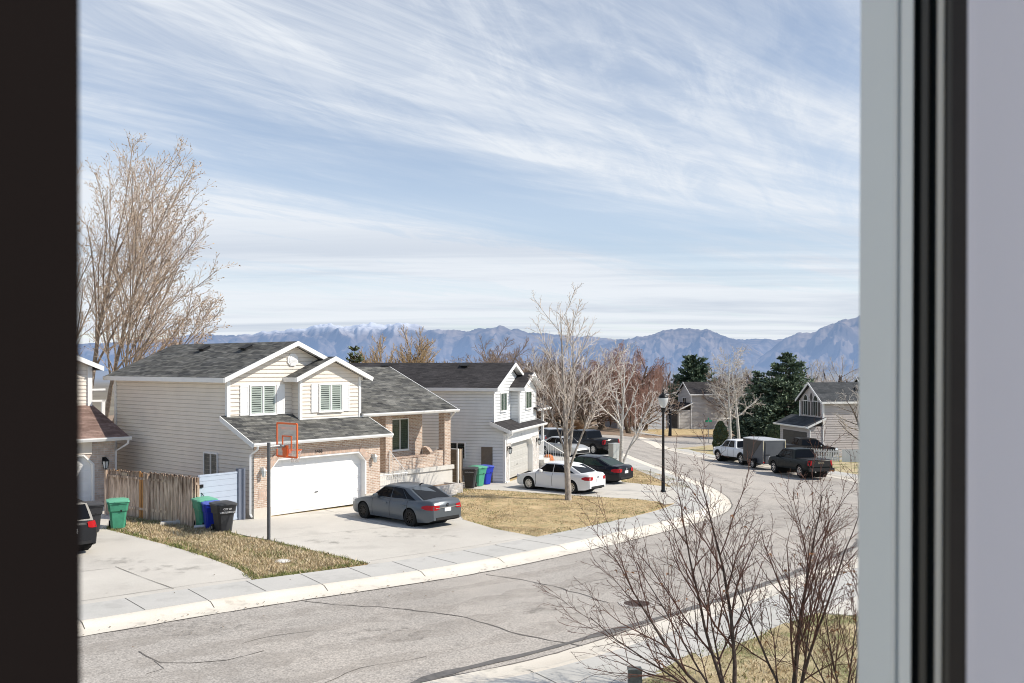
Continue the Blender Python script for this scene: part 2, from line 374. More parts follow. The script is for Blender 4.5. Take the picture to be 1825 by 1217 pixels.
def offset(line, d):
    out = []
    for i, p in enumerate(line):
        a, b = line[max(i-1, 0)], line[min(i+1, len(line)-1)]; dx, dy = b[0]-a[0], b[1]-a[1]; l = math.hypot(dx, dy) or 1
        out.append((p[0]-dy/l*d, p[1]+dx/l*d))
    return out
def profile(name, line, prof, m):
    rows = [[(x, y, g(x, y)+dz) for x, y in offset(line, o)] for o, dz in prof]; n = len(line); mb = MB()
    vs = [p for r in rows for p in r]; fs = []
    for r in range(len(prof)-1):
        for i in range(n-1): fs.append((r*n+i, r*n+i+1, (r+1)*n+i+1, (r+1)*n+i))
    mb.add(vs, fs); return mb.build(name, m, uv=False, kind='structure', smooth=30)
def strip(name, line, w, off, m, jitter=0., kind='structure', seed=1):
    rnd = random.Random(seed); fine = []
    for a, b in zip(line, line[1:]):
        k = max(1, int(math.dist(a, b)/.35))
        for j in range(k):
            t = j/k; fine.append((a[0]+(b[0]-a[0])*t+rnd.uniform(-jitter, jitter), a[1]+(b[1]-a[1])*t+rnd.uniform(-jitter, jitter)))
    fine.append(line[-1]); ws = [w*(1 if not jitter else rnd.uniform(.35, 1.3)) for _ in fine]
    L = offset(fine, .5); Rr = offset(fine, -.5); mb = MB(); vs = []
    for p, a, b, q in zip(fine, L, Rr, ws):
        for s in (a, b):
            x, y = p[0]+(s[0]-p[0])*q, p[1]+(s[1]-p[1])*q; vs.append((x, y, g(x, y)+off))
    mb.add(vs, [(2*i+1, 2*i+3, 2*i+2, 2*i) for i in range(len(fine)-1)]); return mb.build(name, m, uv=False, kind=kind)
ROAD = -.12
far_kerb = smooth_line([(-60, -16), (-34, 3.6), (-22, 12.6), (-14, 18.6), (-9.8, 21.72), (-6.72, 24.2), (-1.37, 28.1), (2.6, 32.2), (5.73, 36.2), (8.2, 39.9), (9.8, 43.3), (10.7, 47.2), (11.1, 52), (11.0, 57.5), (10.6, 63), (10.1, 69), (9.7, 76), (9.4, 81), (8.2, 86), (5, 89.5), (-10, 93.5), (-60, 101)])
near_kerb = smooth_line([(-60, -25.3), (-34, -5.8), (-20, 4.7), (-10, 12.2), (-2.06, 18.07), (1.04, 20.25), (5.77, 25.1), (11.24, 31.0), (16, 37), (19.5, 44), (21, 51), (22.6, 58), (23.4, 64.2), (22.8, 68.9), (21.7, 73), (20.2, 77.2), (18.4, 81.5), (16.7, 86), (15.5, 91), (15.3, 95.1)])
north_edge = [(15.6, 118), (10, 115), (-10, 117), (-60, 124)]
sheet('road', far_kerb+north_edge[::-1]+near_kerb[::-1], ROAD, 'asphalt', skirt=0, step=3)
sheet('side_street', [(15.3, 95), (22.7, 107.3), (32.7, 121), (80, 160), (80, 172), (35.4, 130.9), (26.9, 127), (19.4, 122.3), (15.6, 118)], ROAD+.006, 'asphalt', skirt=0)
kp = [(-.12, ROAD+.006), (.02, ROAD+.012), (.42, ROAD+.02), (.5, ROAD+.045), (.62, -.025), (.7, -.002), (.86, 0), (.86, -.25)]
profile('kerb', far_kerb, kp, 'kerb_concrete'); profile('kerb', near_kerb, [(-o, z) for o, z in kp], 'kerb_concrete')
sw0, sw1 = offset(far_kerb, .86), offset(far_kerb, 2.4)
profile('sidewalk', far_kerb, [(.865, -.2), (.865, .008), (2.4, .012), (2.4, -.2)], 'walk')
profile('sidewalk', near_kerb, [(-.865, -.2), (-.865, .008), (-2.45, .012), (-2.45, -.2)], 'walk')
profile('gutter_crossing', [(15.1, 93), (15.6, 100), (15.8, 110), (15.8, 118), (15.2, 126)], [(-.7, ROAD-.05), (-.7, ROAD+.02), (.9, ROAD+.02), (.9, ROAD-.05)], 'kerb_concrete')
# planted ground between the roads
YL = -.035
sheet('yard', offset(far_kerb, .8)+[(-120, 110), (-120, 20)], YL, 'dry_lawn', skirt=.3, wob=.02)
sheet('yard', offset(near_kerb, -.8)+[(15.6, 95.2), (22.9, 106.8), (32.9, 120.5), (80, 159), (80, -30)], YL, 'near_lawn', skirt=.3, wob=.02)
sheet('yard', [(x, y+.4) for x, y in north_edge[::-1]]+[(19.2, 123), (26.8, 127.6), (35.4, 131.6), (80, 173), (60, 200), (-60, 190)], YL-.02, 'earth', skirt=.3)
sheet('lawn', [G(1143, 771), G(1180, 775.5), G(1270, 774.5), G(1275, 764), G(1200, 762), G(1147, 763)], .02, 'dry_lawn', skirt=.1)
sheet('sidewalk', [G(1121, 766), G(1143, 773), G(1180, 777.3), G(1180, 776), G(1146, 771), G(1128, 765.5)], .03, 'walk', skirt=.1); sheet('driveway', [G(1205, 759), G(1228, 760.5), G(1222, 764), G(1190, 764)], .05, 'slab', skirt=.1)
# ground to the horizon
def terrain():
    az = [(-1500+i*25-CX)/F for i in range(0, 190)]; ys = []
    y = 1.
    while y < 26000: ys.append(y); y *= 1.09
    mb = MB(); vs = []
    for y in ys:
        for a in az:
            x = a*y; vs.append((x, y, g(x, y)-.3-(0 if y < 130 else min(1, (y-130)/100)*.2)))
    n = len(az); mb.add(vs, [(i*n+j, i*n+j+1, (i+1)*n+j+1, (i+1)*n+j) for i in range(len(ys)-1) for j in range(n-1)])
    m = bpy.data.materials.new('valley_ground'); N, L = nt(m); b = N['Principled BSDF']; b.inputs['Roughness'].default_value = 1
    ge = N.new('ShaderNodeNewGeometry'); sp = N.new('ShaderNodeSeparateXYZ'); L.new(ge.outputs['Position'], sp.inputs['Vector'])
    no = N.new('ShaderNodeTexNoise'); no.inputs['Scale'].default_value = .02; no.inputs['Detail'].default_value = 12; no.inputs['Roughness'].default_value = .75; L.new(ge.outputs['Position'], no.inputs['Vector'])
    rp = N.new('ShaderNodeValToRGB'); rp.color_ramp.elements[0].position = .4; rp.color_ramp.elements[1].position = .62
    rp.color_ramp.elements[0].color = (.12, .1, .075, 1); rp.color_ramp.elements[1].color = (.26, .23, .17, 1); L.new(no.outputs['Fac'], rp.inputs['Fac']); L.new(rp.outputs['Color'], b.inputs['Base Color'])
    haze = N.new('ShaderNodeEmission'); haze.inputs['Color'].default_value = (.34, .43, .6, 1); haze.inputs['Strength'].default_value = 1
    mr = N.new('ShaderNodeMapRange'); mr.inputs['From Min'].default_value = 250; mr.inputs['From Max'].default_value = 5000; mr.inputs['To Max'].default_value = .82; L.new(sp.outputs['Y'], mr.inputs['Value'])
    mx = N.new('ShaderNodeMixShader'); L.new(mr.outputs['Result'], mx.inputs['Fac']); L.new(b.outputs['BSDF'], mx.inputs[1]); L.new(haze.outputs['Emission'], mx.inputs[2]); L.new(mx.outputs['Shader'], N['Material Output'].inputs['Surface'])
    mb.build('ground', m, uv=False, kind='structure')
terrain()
# ------------------------------------------------------------------ house frames (used by drives as well)
H1 = Frame((-10.207, 37.5), R(90-40.6), -5.98)
H2 = Frame((-.415, 52.), R(90-16.1), -6.425)
H3 = Frame((-17.6, 42.), R(45), -6.05)
# drives and lawns
lawn1 = [G(959, 957), G(1050, 940), G(1130, 921), G(1172, 906), G(1183, 900), G(1175, 894), G(1130, 889), G(1040, 884), G(960, 879), G(905, 875), G(870, 873), G(830, 871), G(800, 886), G(812, 905), G(826, 926), G(880, 942)]
lawn2 = [G(1232, 871), G(1222, 863), G(1205, 855), G(1175, 845), G(1150, 838), G(1117, 832), G(1090, 835), G(1098, 852), G(1110, 859), G(1160, 864), G(1205, 869)]
strip_lawn = [G(657, 1003.5), G(560, 1019), G(500, 1027), G(448, 1033.5), G(420, 1012), G(360, 990), G(300, 972), G(240, 956), G(190, 943), G(205, 925), G(232, 920), G(350, 925), G(372, 938), G(402, 946), G(440, 955), G(480, 962), G(520, 972), G(590, 988)]
sheet('driveway', [strip_lawn[0], G(655, 1006), G(708, 1000), G(800, 987), G(959, 963), lawn1[0], lawn1[-1], lawn1[-2], lawn1[-3], lawn1[-4], H1.world(12, .2), H1.world(6.6, .3), H1.world(6.6, -.01), H1.world(0, -.01), H1.world(-.3, .4), H1.world(-3, 1.2), G(350, 930), G(372, 938), G(402, 946), G(440, 955), G(480, 962), G(520, 972), G(590, 988)], .004, 'slab')
sheet('driveway', [G(448, 1036), G(448, 1029), G(420, 1012), G(360, 990), G(300, 972), G(240, 956), G(190, 943), H3.world(0, -.3), H3.world(-8, -.3), (-30, 24), (-19.5, 16.5), (-12.7, 21.2), (-9.7, 23.8)], .004, 'slab')
sheet('driveway', [G(1183, 899), G(1175, 894), G(1130, 889), G(1040, 884), G(960, 879), G(905, 875), G(870, 873), G(826, 869), H2.world(-.6, 3.4), H2.world(0, .3), H2.world(0, -.01), H2.world(7.5, -.01), H2.world(9.5, 1), G(1096, 849), G(1110, 859), G(1160, 864), G(1205, 869), G(1232, 871), G(1238, 878), G(1228, 890)], .004, 'slab')
sheet('driveway', [(7.6, 67.0), (7.7, 72), (7.2, 84), (4, 87.3), (-8, 90), (-10, 80), (0, 70)], .006, 'slab')
sheet('driveway', [(19.9, 79.8), (17.6, 85.2), (22, 89.5), (30, 92), (31, 86), (25, 84.6)], .006, 'slab')
sheet('driveway', [G(1525, 1097), G(1475, 1094), G(1445, 1083), G(1415, 1065), (11.9, 29.3), (16, 34), (22, 30), (13, 20)], .006, 'slab')
sheet('lawn', lawn1, .0, 'dry_lawn', skirt=.1, step=.8, wob=.03)
sheet('lawn', lawn2, .0, 'dry_lawn', skirt=.1, step=.8, wob=.03)
sheet('lawn', strip_lawn, -.012, 'weedy_lawn', skirt=.1, step=.5, wob=.025)
near_lawn = [G(1125, 1217), G(1188, 1190), G(1240, 1160), G(1300, 1143), G(1351, 1130), G(1400, 1110), G(1440, 1094), G(1475, 1095), G(1525, 1098), (13, 20), (9, 12), (1, 14)]
sheet('lawn', near_lawn, .0, 'near_lawn', skirt=.1, step=.6, wob=.05)
# slab joints, cracks, a dark strip along the road
def PL(*pts): return [G(*p) for p in pts]
for k, (w, *pts) in enumerate([(.02, (205, 1010), (255, 1030), (310, 1050)), (.018, (145, 1019), (200, 1013), (240, 1008)), 
        (.02, (143, 1072), (260, 1055), (350, 1042), (450, 1030)), (.015, (575, 908), (640, 924), (720, 944)), (.016, (510, 900), (640, 893)), (.015, (480, 962), (640, 945), (810, 928)),
        (.012, (660, 1000), (815, 978), (955, 956)), 
        (.02, (1120, 881), (1178, 876.5)), (.014, (980, 868), (1100, 879)), (.02, (1400, 1138), (1346, 1105)), (.018, (1180, 1192), (1075, 1160))]):  # first line here is the lamp post's shadow, drawn as a dark strip
    strip('slab_line', PL(*pts), w, .018, 'joint', .0 if len(pts) == 2 else .006, seed=k)
def joints(line, every, prof, phase, w, lim):
    acc = phase
    for a, b in zip(line, line[1:]):
        L_ = math.dist(a, b)
        while acc < L_:
            t = acc/L_; p = (a[0]+(b[0]-a[0])*t, a[1]+(b[1]-a[1])*t); d = ((b[0]-a[0])/L_, (b[1]-a[1])/L_); acc += every
            if lim[0] < p[0] < lim[1] and p[1] < 84: profile('slab_line', [p, (p[0]+d[0]*w, p[1]+d[1]*w)], prof, 'joint')
        acc -= L_
up = [(o, z+.004) for o, z in kp[2:7]]
joints(far_kerb, 3.1, up, .9, .022, (-13, 12)); joints(near_kerb, 3.1, [(-o, z) for o, z in up], .4, .022, (-4, 14))
joints(far_kerb, 1.55, [(.9, .013), (2.38, .017)], .9, .018, (-13, 12)); joints(near_kerb, 1.55, [(-.9, .013), (-2.4, .017)], .4, .018, (-4, 14))
for k, (w, *pts) in enumerate([(.07, (540, 1064), (600, 1070), (700, 1075), (770, 1083), (835, 1092), (930, 1122), (1010, 1136), (1075, 1150)), (.07, (868, 1017), (930, 1026), (985, 1036), (1030, 1050), (1085, 1066)), (.045, (245, 1150), (262, 1160), (290, 1170), (340, 1171), (400, 1166), (470, 1150)),
        (.03, (255, 1192), (290, 1180), (275, 1168)), (.03, (430, 1138), (480, 1126), (560, 1115)), (.03, (1000, 1040), (1100, 1020), (1240, 1000)), (.04, (1180, 930), (1290, 925), (1420, 938), (1528, 930)), (.03, (1230, 905), (1340, 915), (1460, 905)), (.04, (1200, 960), (1340, 965), (1500, 985)), (.03, (1390, 868), (1440, 878), (1525, 872)), (.035, (1180, 812), (1240, 830), (1330, 846)), (.03, (1120, 800), (1180, 803), (1250, 799)), (.03, (560, 1217), (640, 1180), (760, 1160))]):
    strip('road_crack', PL(*pts), w*.7, ROAD+.008, 'crack', .05, seed=20+k)
strip('gutter_seam', offset(far_kerb[12:], -.14), .05, ROAD+.012, 'crack', .02); strip('gutter_seam', offset(near_kerb[4:], .14), .05, ROAD+.012, 'crack', .02)
def wear_mat():
    m = bpy.data.materials.new('tyre_wear'); N, L = nt(m); b = N['Principled BSDF']; b.inputs['Base Color'].default_value = (.47, .43, .385, 1); b.inputs['Roughness'].default_value = .95
    ge = N.new('ShaderNodeNewGeometry'); no = N.new('ShaderNodeTexNoise'); no.inputs['Scale'].default_value = .9; no.inputs['Detail'].default_value = 9; no.inputs['Roughness'].default_value = .7; L.new(ge.outputs['Position'], no.inputs['Vector'])
    mr = N.new('ShaderNodeMapRange'); mr.inputs['From Min'].default_value = .38; mr.inputs['From Max'].default_value = .72; mr.inputs['To Max'].default_value = .55; L.new(no.outputs['Fac'], mr.inputs['Value'])
    tr = N.new('ShaderNodeBsdfTransparent'); mx = N.new('ShaderNodeMixShader'); L.new(mr.outputs['Result'], mx.inputs['Fac']); L.new(tr.outputs['BSDF'], mx.inputs[1]); L.new(b.outputs['BSDF'], mx.inputs[2]); L.new(mx.outputs['Shader'], N['Material Output'].inputs['Surface']); MATS['tyre_wear'] = m
wear_mat()
def stain_mat():
    m = MATS['tyre_wear'].copy(); m.name = 'oil_stain'; N = m.node_tree.nodes; N['Principled BSDF'].inputs['Base Color'].default_value = (.13, .12, .105, 1); N['Noise Texture'].inputs['Scale'].default_value = 2.6
    mr = N['Map Range']; mr.inputs['From Min'].default_value = .5; mr.inputs['From Max'].default_value = .75; mr.inputs['To Max'].default_value = .5; MATS['oil_stain'] = m
stain_mat()
for k, (px, py, r, f) in enumerate(((715, 955, .9, .5), (650, 948, .7, .5), (600, 965, 1.1, .6), (790, 958, .8, .5), (300, 1015, 1.2, .5), (215, 1000, 1.0, .5), (1080, 880, 1.2, .5), (1180, 890, .9, .5), (350, 1110, 1.4, .5), (700, 1120, 1.2, .5), (980, 1075, 1.3, .5), (1320, 900, 2, .5))):
    c = G(px, py); sheet('oil_stain', [(c[0]+r*math.cos(t*.52)*(1+.3*math.sin(t*3+k)), c[1]+r*f*math.sin(t*.52)) for t in range(12)], .022 if k < 8 else ROAD+.01, 'oil_stain', skirt=0)
rnd = random.Random(15)
def litter():
    mb = MB()
    for _ in range(420):
        i = rnd.randint(12, len(far_kerb)-40); a, b = far_kerb[i], far_kerb[i+1]; t = rnd.random(); x, y = a[0]+(b[0]-a[0])*t, a[1]+(b[1]-a[1])*t; o = rnd.gauss(-.02, .12) if rnd.random() < .75 else rnd.uniform(-3, 4); d = offset([a, b], o)[0]; x += d[0]-a[0]; y += d[1]-a[1]; z = g(x, y)+(ROAD+.03 if o < .45 else .02); s = rnd.uniform(.015, .05); q = rnd.uniform(0, 6.28)
        mb.add([(x+s*math.cos(q), y+s*math.sin(q), z), (x+s*.5*math.cos(q+2), y+s*.5*math.sin(q+2), z+.012), (x+s*math.cos(q+3.4), y+s*math.sin(q+3.4), z), (x+s*.5*math.cos(q+5), y+s*.5*math.sin(q+5), z+.008)], [(0, 1, 2, 3)])
    mat('litter', (.2, .14, .08), .9, .4, 9); mb.build('leaf_litter', 'litter', uv=False, kind='stuff')
litter()
for k, (ln, d, w) in enumerate(((far_kerb[14:], -1.3, .8), (far_kerb[14:], -2.9, .9), (near_kerb[8:], 1.7, .8), (near_kerb[8:], 3.2, 1.0))): strip('road_wear', offset(ln, d), w, ROAD+.005, 'tyre_wear', .04, seed=60+k)
strip('dark_strip', smooth_line(PL((640, 1252), (720, 1214), (800, 1188), (960, 1151), (1100, 1113), (1210, 1083), (1300, 1055), (1400, 1020), (1480, 988), (1524, 968), (1531, 955)), 5), .23, ROAD+.012, 'dark_strip', .012, seed=5)  # narrow dark strip running along the road
# grass blades
def grass(name, poly, n, h, cols, seed, edge=None, label=None):
    rnd = random.Random(seed); xs = [p[0] for p in poly]; ys = [p[1] for p in poly]; mb = MB(); P = ccw(poly); segs = list(zip(P, P[1:]+P[:1]))
    c = 0
    while c < n:
        x, y = rnd.uniform(min(xs), max(xs)), rnd.uniform(min(ys), max(ys))
        if not inside((x, y), poly): continue
        c += 1; x += rnd.gauss(0, .05); y += rnd.gauss(0, .05)
        if noise.noise((x*.8, y*.8, seed+5)) < -.32 and rnd.random() < .8: continue
        if edge:
            dm = min(math.hypot(x-(a[0]+max(0, min(1, ((x-a[0])*(b[0]-a[0])+(y-a[1])*(b[1]-a[1]))/((b[0]-a[0])**2+(b[1]-a[1])**2)))*(b[0]-a[0])), y-(a[1]+max(0, min(1, ((x-a[0])*(b[0]-a[0])+(y-a[1])*(b[1]-a[1]))/((b[0]-a[0])**2+(b[1]-a[1])**2)))*(b[1]-a[1]))) for a, b in segs)
            pg = .75 if dm < edge else .04
            if noise.noise((x*.55, y*.55, seed)) > .25: pg += .35
        else: pg = .3
        mi = 2 if rnd.random() < pg else rnd.randint(0, 1)
        hh = h*rnd.uniform(.5, 1.5)*(1+.7*noise.noise((x*1.3, y*1.3, 9))); a = rnd.uniform(0, 6.28); w = rnd.uniform(.008, .02); z = g(x, y)-.01; l = hh*rnd.uniform(.2, 1.1); b = rnd.uniform(0, 6.28)
        mb.add([(x-w*math.cos(a), y-w*math.sin(a), z), (x+w*math.cos(a), y+w*math.sin(a), z), (x+l*math.cos(b), y+l*math.sin(b), z+hh)], [(0, 1, 2)], mi)
    return mb.build(name, cols, uv=False, kind='stuff')
mat('straw', (.66, .55, .37), .9, .2, 2); mat('straw_dark', (.45, .35, .21), .9, .25, 2); mat('grass_green', (.2, .22, .075), .9, .3, 2)
GC = ['straw', 'straw_dark', 'grass_green']
grass('lawn_grass', lawn1, 26000, .045, GC, 3, .22); grass('lawn_grass', lawn2, 11000, .045, GC, 4, .3)
grass('lawn_grass', strip_lawn, 26000, .08, GC, 5, .28); grass('lawn_grass', near_lawn, 26000, .06, GC, 6, .35)
# ------------------------------------------------------------------ house with the basketball hoop
def brick_front(mb, W, L, H, a0, a1, top, ch, z0=0.):
    """a brick front with a chamfered garage opening"""
    W.poly(mb, [(0, z0), (a0, z0), (a0, H), (0, H)]); W.poly(mb, [(a1, z0), (L, z0), (L, H), (a1, H)])
    W.poly(mb, [(a0, top), (a1, top), (a1, H), (a0, H)]); W.poly(mb, [(a0, top-ch), (a0+ch, top), (a0, top)]); W.poly(mb, [(a1, top-ch), (a1, top), (a1-ch, top)])
def opening_trim(parent, W, a0, a1, top, ch, dep=.2, m='white_trim', z0=0.):
    mb = MB(); P = [(a0, z0), (a0, top-ch), (a0+ch, top), (a1-ch, top), (a1, top-ch), (a1, z0)]
    for p, q in zip(P, P[1:]): mb.quad(W.p(*p, .012), W.p(*q, .012), W.p(*q, -dep), W.p(*p, -dep))
    k = .07; Q = [(a0-k, z0), (a0-k, top-ch+.03), (a0+ch-.03, top+k), (a1-ch+.03, top+k), (a1+k, top-ch+.03), (a1+k, z0)]
    for (p, q), (r, s) in zip(zip(P, P[1:]), zip(Q, Q[1:])): mb.quad(W.p(*p, .014), W.p(*q, .014), W.p(*s, .014), W.p(*r, .014))
    return mb.build('door_surround', m, parent)
def rake(mb, a, b, n, w=.2, t=.04):
    """a barge board under the roof edge from a to b, on the side n"""
    a, b, n = Vector(a), Vector(b), Vector(n); d = Vector((0, 0, -w)); mb.prism([a, b, b+d, a+d], n*t)
def corner(mb, x, y, z0, z1, s=.075, t=.03): mb.box(x-s, y-s, z0, x+s, y+s, z1)
def soffit(mb, x0, xm, x1, y0, y1, ze, zr, t=.1):
    for a, b, za, zb in ((x0, xm, ze, zr), (xm, x1, zr, ze)): mb.slab([(a, y0, za-t), (b, y0, zb-t), (b, y1, zb-t), (a, y1, za-t)], .015)
def house1():
    h = empty('suburban_house', (*H1.o, H1.base), H1.ang, 'beige two-storey house with a pink brick garage front and white double garage door', 'house', None)
    f = Wall((0, 0), (1, 0)); lf = lambda w0: Wall((0, w0), (0, -1))
    # walls
    mb = MB(); brick_front(mb, f, 6.6, 2.86, .8, 5.72, 2.14, .36, .3); mb.quad((6.6, 0, -.3), (6.6, 3.3, -.3), (6.6, 3.3, 2.86), (6.6, 0, 2.86)); mb.build('garage_front', 'pink_brick', h)
    mb = MB(); mb.box(-.02, -.03, -.4, .795, .1, .3); mb.box(5.725, -.03, -.4, 6.62, .1, .3); mb.box(-.02, .1, -.6, .05, 11.2, .25); mb.build('foundation', 'concrete', h)
    mb = MB(); a0, a1, tp, ch = .8, 5.72, 2.14, .36
    f.box(mb, a0+ch, a1-ch, tp+.075, tp+.31, 0, .03)
    for s, e in ((a0, 1), (a1, -1)):
        P = [(s-.05*e, tp-ch+.0), (s+ch*e, tp+.08), (s+ch*e-.14*e, tp+.3), (s-.25*e, tp-ch+.16)]; mb.prism([f.p(*p, .002) for p in (P if e < 0 else P[::-1])], f.n*.03)
    f.box(mb, .2, .62, .62, 1.05, 0, .012); mb.build('soldier_course', 'soldier_brick', h)
    opening_trim(h, f, a0, a1, tp, ch, .36, z0=-.15)
    garage_door(h, f, a0+.001, a1-.001, -.13, tp+.02, -.3, 'white_door')
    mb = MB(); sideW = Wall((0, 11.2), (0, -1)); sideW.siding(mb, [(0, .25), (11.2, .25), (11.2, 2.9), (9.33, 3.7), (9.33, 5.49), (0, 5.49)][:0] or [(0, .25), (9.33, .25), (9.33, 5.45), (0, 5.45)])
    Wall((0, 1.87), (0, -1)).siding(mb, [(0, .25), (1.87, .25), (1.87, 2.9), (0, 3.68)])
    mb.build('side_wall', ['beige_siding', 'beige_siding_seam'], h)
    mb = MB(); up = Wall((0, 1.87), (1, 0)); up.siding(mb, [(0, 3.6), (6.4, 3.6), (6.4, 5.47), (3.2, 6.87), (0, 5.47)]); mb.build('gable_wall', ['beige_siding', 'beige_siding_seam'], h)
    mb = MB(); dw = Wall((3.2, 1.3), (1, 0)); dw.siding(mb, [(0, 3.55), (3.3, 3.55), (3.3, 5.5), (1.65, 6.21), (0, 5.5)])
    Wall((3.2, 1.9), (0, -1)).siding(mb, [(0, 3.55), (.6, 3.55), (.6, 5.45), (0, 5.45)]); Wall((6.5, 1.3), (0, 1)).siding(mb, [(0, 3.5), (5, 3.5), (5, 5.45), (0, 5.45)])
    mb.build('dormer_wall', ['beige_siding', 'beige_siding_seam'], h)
    mb = MB(); Wall((6.4, 11.2), (-1, 0)).poly(mb, [(0, 0), (6.4, 0), (6.4, 5.4), (3.2, 6.8), (0, 5.4)]); Wall((6.4, 6), (0, 1)).poly(mb, [(0, 0), (5.2, 0), (5.2, 5.4), (0, 5.4)]); mb.build('rear_wall', 'beige_siding', h)
    for q in ((.03, 1.88, 3.66, 5.45), (3.21, 1.31, 3.6, 5.45, .065), (6.49, 1.31, 3.6, 5.45, .065), (.02, 11.18, .2, 5.45)): mb = MB(); corner(mb, *q); mb.build('corner_board', 'white_trim', h)
    mb = MB(); f.box(mb, 3.2, 6.5, 3.56, 3.7, -1.3, -1.27); mb.build('base_trim', 'white_trim', h); mb = MB(); f.box(mb, 0, 3.2, 3.72, 3.86, -1.87, -1.83); mb.build('base_trim', 'white_trim', h)
    # roofs
    mb = MB(); t = .09
    mb.slab([(-.4, 1.45, 5.46), (3.2, 1.45, 7.02), (3.2, 11.6, 7.02), (-.4, 11.6, 5.46)][::1], t); mb.slab([(3.2, 1.45, 7.02), (6.8, 1.45, 5.46), (6.8, 11.6, 5.46), (3.2, 11.6, 7.02)], t)
    r = mb.build('roof', 'grey_shingle', h)
    nv = Vector((-.435, 0, 1))
    for y in (4.2, 7.6): mb = MB(); roof_vent(mb, (2.5, y, 7.02-.435*.7), (0, 1, 0), (1, 0, .435), nv); mb.build('roof_vent', 'dark_vent', r)
    mb = MB(); mb.slab([(2.75, .95, 5.45), (4.85, .95, 6.37), (4.85, 7, 6.37), (2.75, 7, 5.45)], t); mb.slab([(4.85, .95, 6.37), (6.95, .95, 5.45), (6.95, 7, 5.45), (4.85, 7, 6.37)], t); mb.build('dormer_roof', 'grey_shingle', h)
    mb = MB(); mb.slab([(-.3, -.4, 2.94), (6.95, -.4, 2.94), (6.95, 1.95, 3.927), (-.3, 1.95, 3.927)], t); mb.build('garage_roof', 'grey_shingle', h)
    mb = MB(); mb.slab([(6.5, 1.2, 3.78), (12.85, 1.2, 3.78), (12.85, 6.3, 5.9), (6.5, 6.3, 5.9)], t); mb.slab([(6.5, 6.3, 5.9), (12.85, 6.3, 5.9), (12.85, 11.5, 3.78), (6.5, 11.5, 3.78)], t); mb.build('wing_roof', 'grey_shingle', h)
    # white edges
    mb = MB(); e = .02
    for (x0, xm, x1, y, ze, zr) in ((-.4, 3.2, 6.8, 1.45, 5.46, 7.02), (2.75, 4.85, 6.95, .95, 5.45, 6.37)):
        rake(mb, (x0-.01, y, ze+.01), (xm, y, zr+.01), (0, -1, 0)); rake(mb, (xm, y, zr+.01), (x1+.01, y, ze+.01), (0, -1, 0))
    rake(mb, (-.3, -.4, 2.95), (-.3, 1.9, 3.915), (-1, 0, 0)); rake(mb, (6.95, -.4, 2.95), (6.95, 1.9, 3.915), (1, 0, 0))
    rake(mb, (12.85, 1.2, 3.79), (12.85, 6.3, 5.91), (1, 0, 0)); rake(mb, (12.85, 6.3, 5.91), (12.85, 11.5, 3.79), (1, 0, 0))
    rake(mb, (-.4, 1.45, 5.47), (-.4, 11.6, 5.47), (-1, 0, 0), .19); rake(mb, (2.75, .95, 5.46), (2.75, 1.9, 5.46), (-1, 0, 0), .19); rake(mb, (6.95, .95, 5.46), (6.95, 5, 5.46), (1, 0, 0), .16)
    rake(mb, (-.3, -.38, 2.85), (6.95, -.38, 2.85), (0, 1, 0), .06); rake(mb, (6.5, 1.22, 3.69), (12.85, 1.22, 3.69), (0, 1, 0), .08)
    # soffits
    soffit(mb, -.38, 3.2, 6.78, 1.46, 1.86, 5.465, 7.02); soffit(mb, 2.78, 4.85, 6.93, .96, 1.29, 5.46, 6.37)
    mb.quad((-.38, 1.87, 5.3), (0, 1.87, 5.3), (0, 11.2, 5.3), (-.38, 11.2, 5.3)); mb.quad((-.28, -.36, 2.79), (6.9, -.36, 2.79), (6.9, .02, 2.79), (-.28, .02, 2.79)); mb.quad((6.55, 1.25, 3.6), (12.8, 1.25, 3.6), (12.8, 3.4, 3.6), (6.55, 3.4, 3.6))
    mb.build('barge_board', 'white_trim', h)
    mb = MB(); gutter(mb, (-.33, -.4, 2.93), (6.95, -.4, 2.93)); gutter(mb, (6.56, 1.2, 3.77), (12.9, 1.2, 3.77)); gutter(mb, (6.95, .98, 5.44), (6.95, 3, 5.44)); mb.build('gutter', 'white_trim', h)
    downspout(h, [(-.12, -.46, 2.8), (-.12, -.42, 2.68), (-.2, -.06, 2.45), (-.2, -.06, .12), (-.2, -.16, .02)]); downspout(h, [(12.62, 1.14, 3.64), (12.62, 1.3, 3.5), (12.62, 1.5, 3.3)])
    # windows
    a0, a1 = 1.08, 2.28; window(h, up, a0, a1, 3.97, 5.1, .03, slats='blind_white')
    d0, d1 = H1.u(569, 1.3)-3.2, H1.u(607, 1.3)-3.2; window(h, dw, d0, d1, 4.0, 5.12, .03, slats='blind_white')
    def shutter(W, s0, s1, z0, z1):
        mb = MB(); W.box(mb, s0, s1, z0, z1, .022, .05)
        W.box(mb, s0, s0+.05, z0, z1, .05, .06); W.box(mb, s1-.05, s1, z0, z1, .05, .06)
        for k in (0, .45, .93): W.box(mb, s0+.05, s1-.05, z0+(z1-z0)*k, z0+(z1-z0)*k+.08, .05, .06)
        mb.build('shutter', 'white_door', h)
    shutter(up, a0-.5, a0-.1, 3.9, 5.16); shutter(up, a1+.1, a1+.5, 3.9, 5.16); shutter(dw, d0-.46, d0-.1, 3.93, 5.18); shutter(dw, d1+.1, d1+.46, 3.93, 5.18)
    window(h, sideW, 11.2-3.5, 11.2-2.55, 1.3, 2.3, .02, glass='dark_glass')
    mb = MB(); c = up.p(3.2, 6.22, .02)
    P = [c+up.s*(.29*math.cos(R(22.5+45*k)))+Vector((0, 0, .29*math.sin(R(22.5+45*k)))) for k in range(8)]; mb.prism(P, up.n*.05)
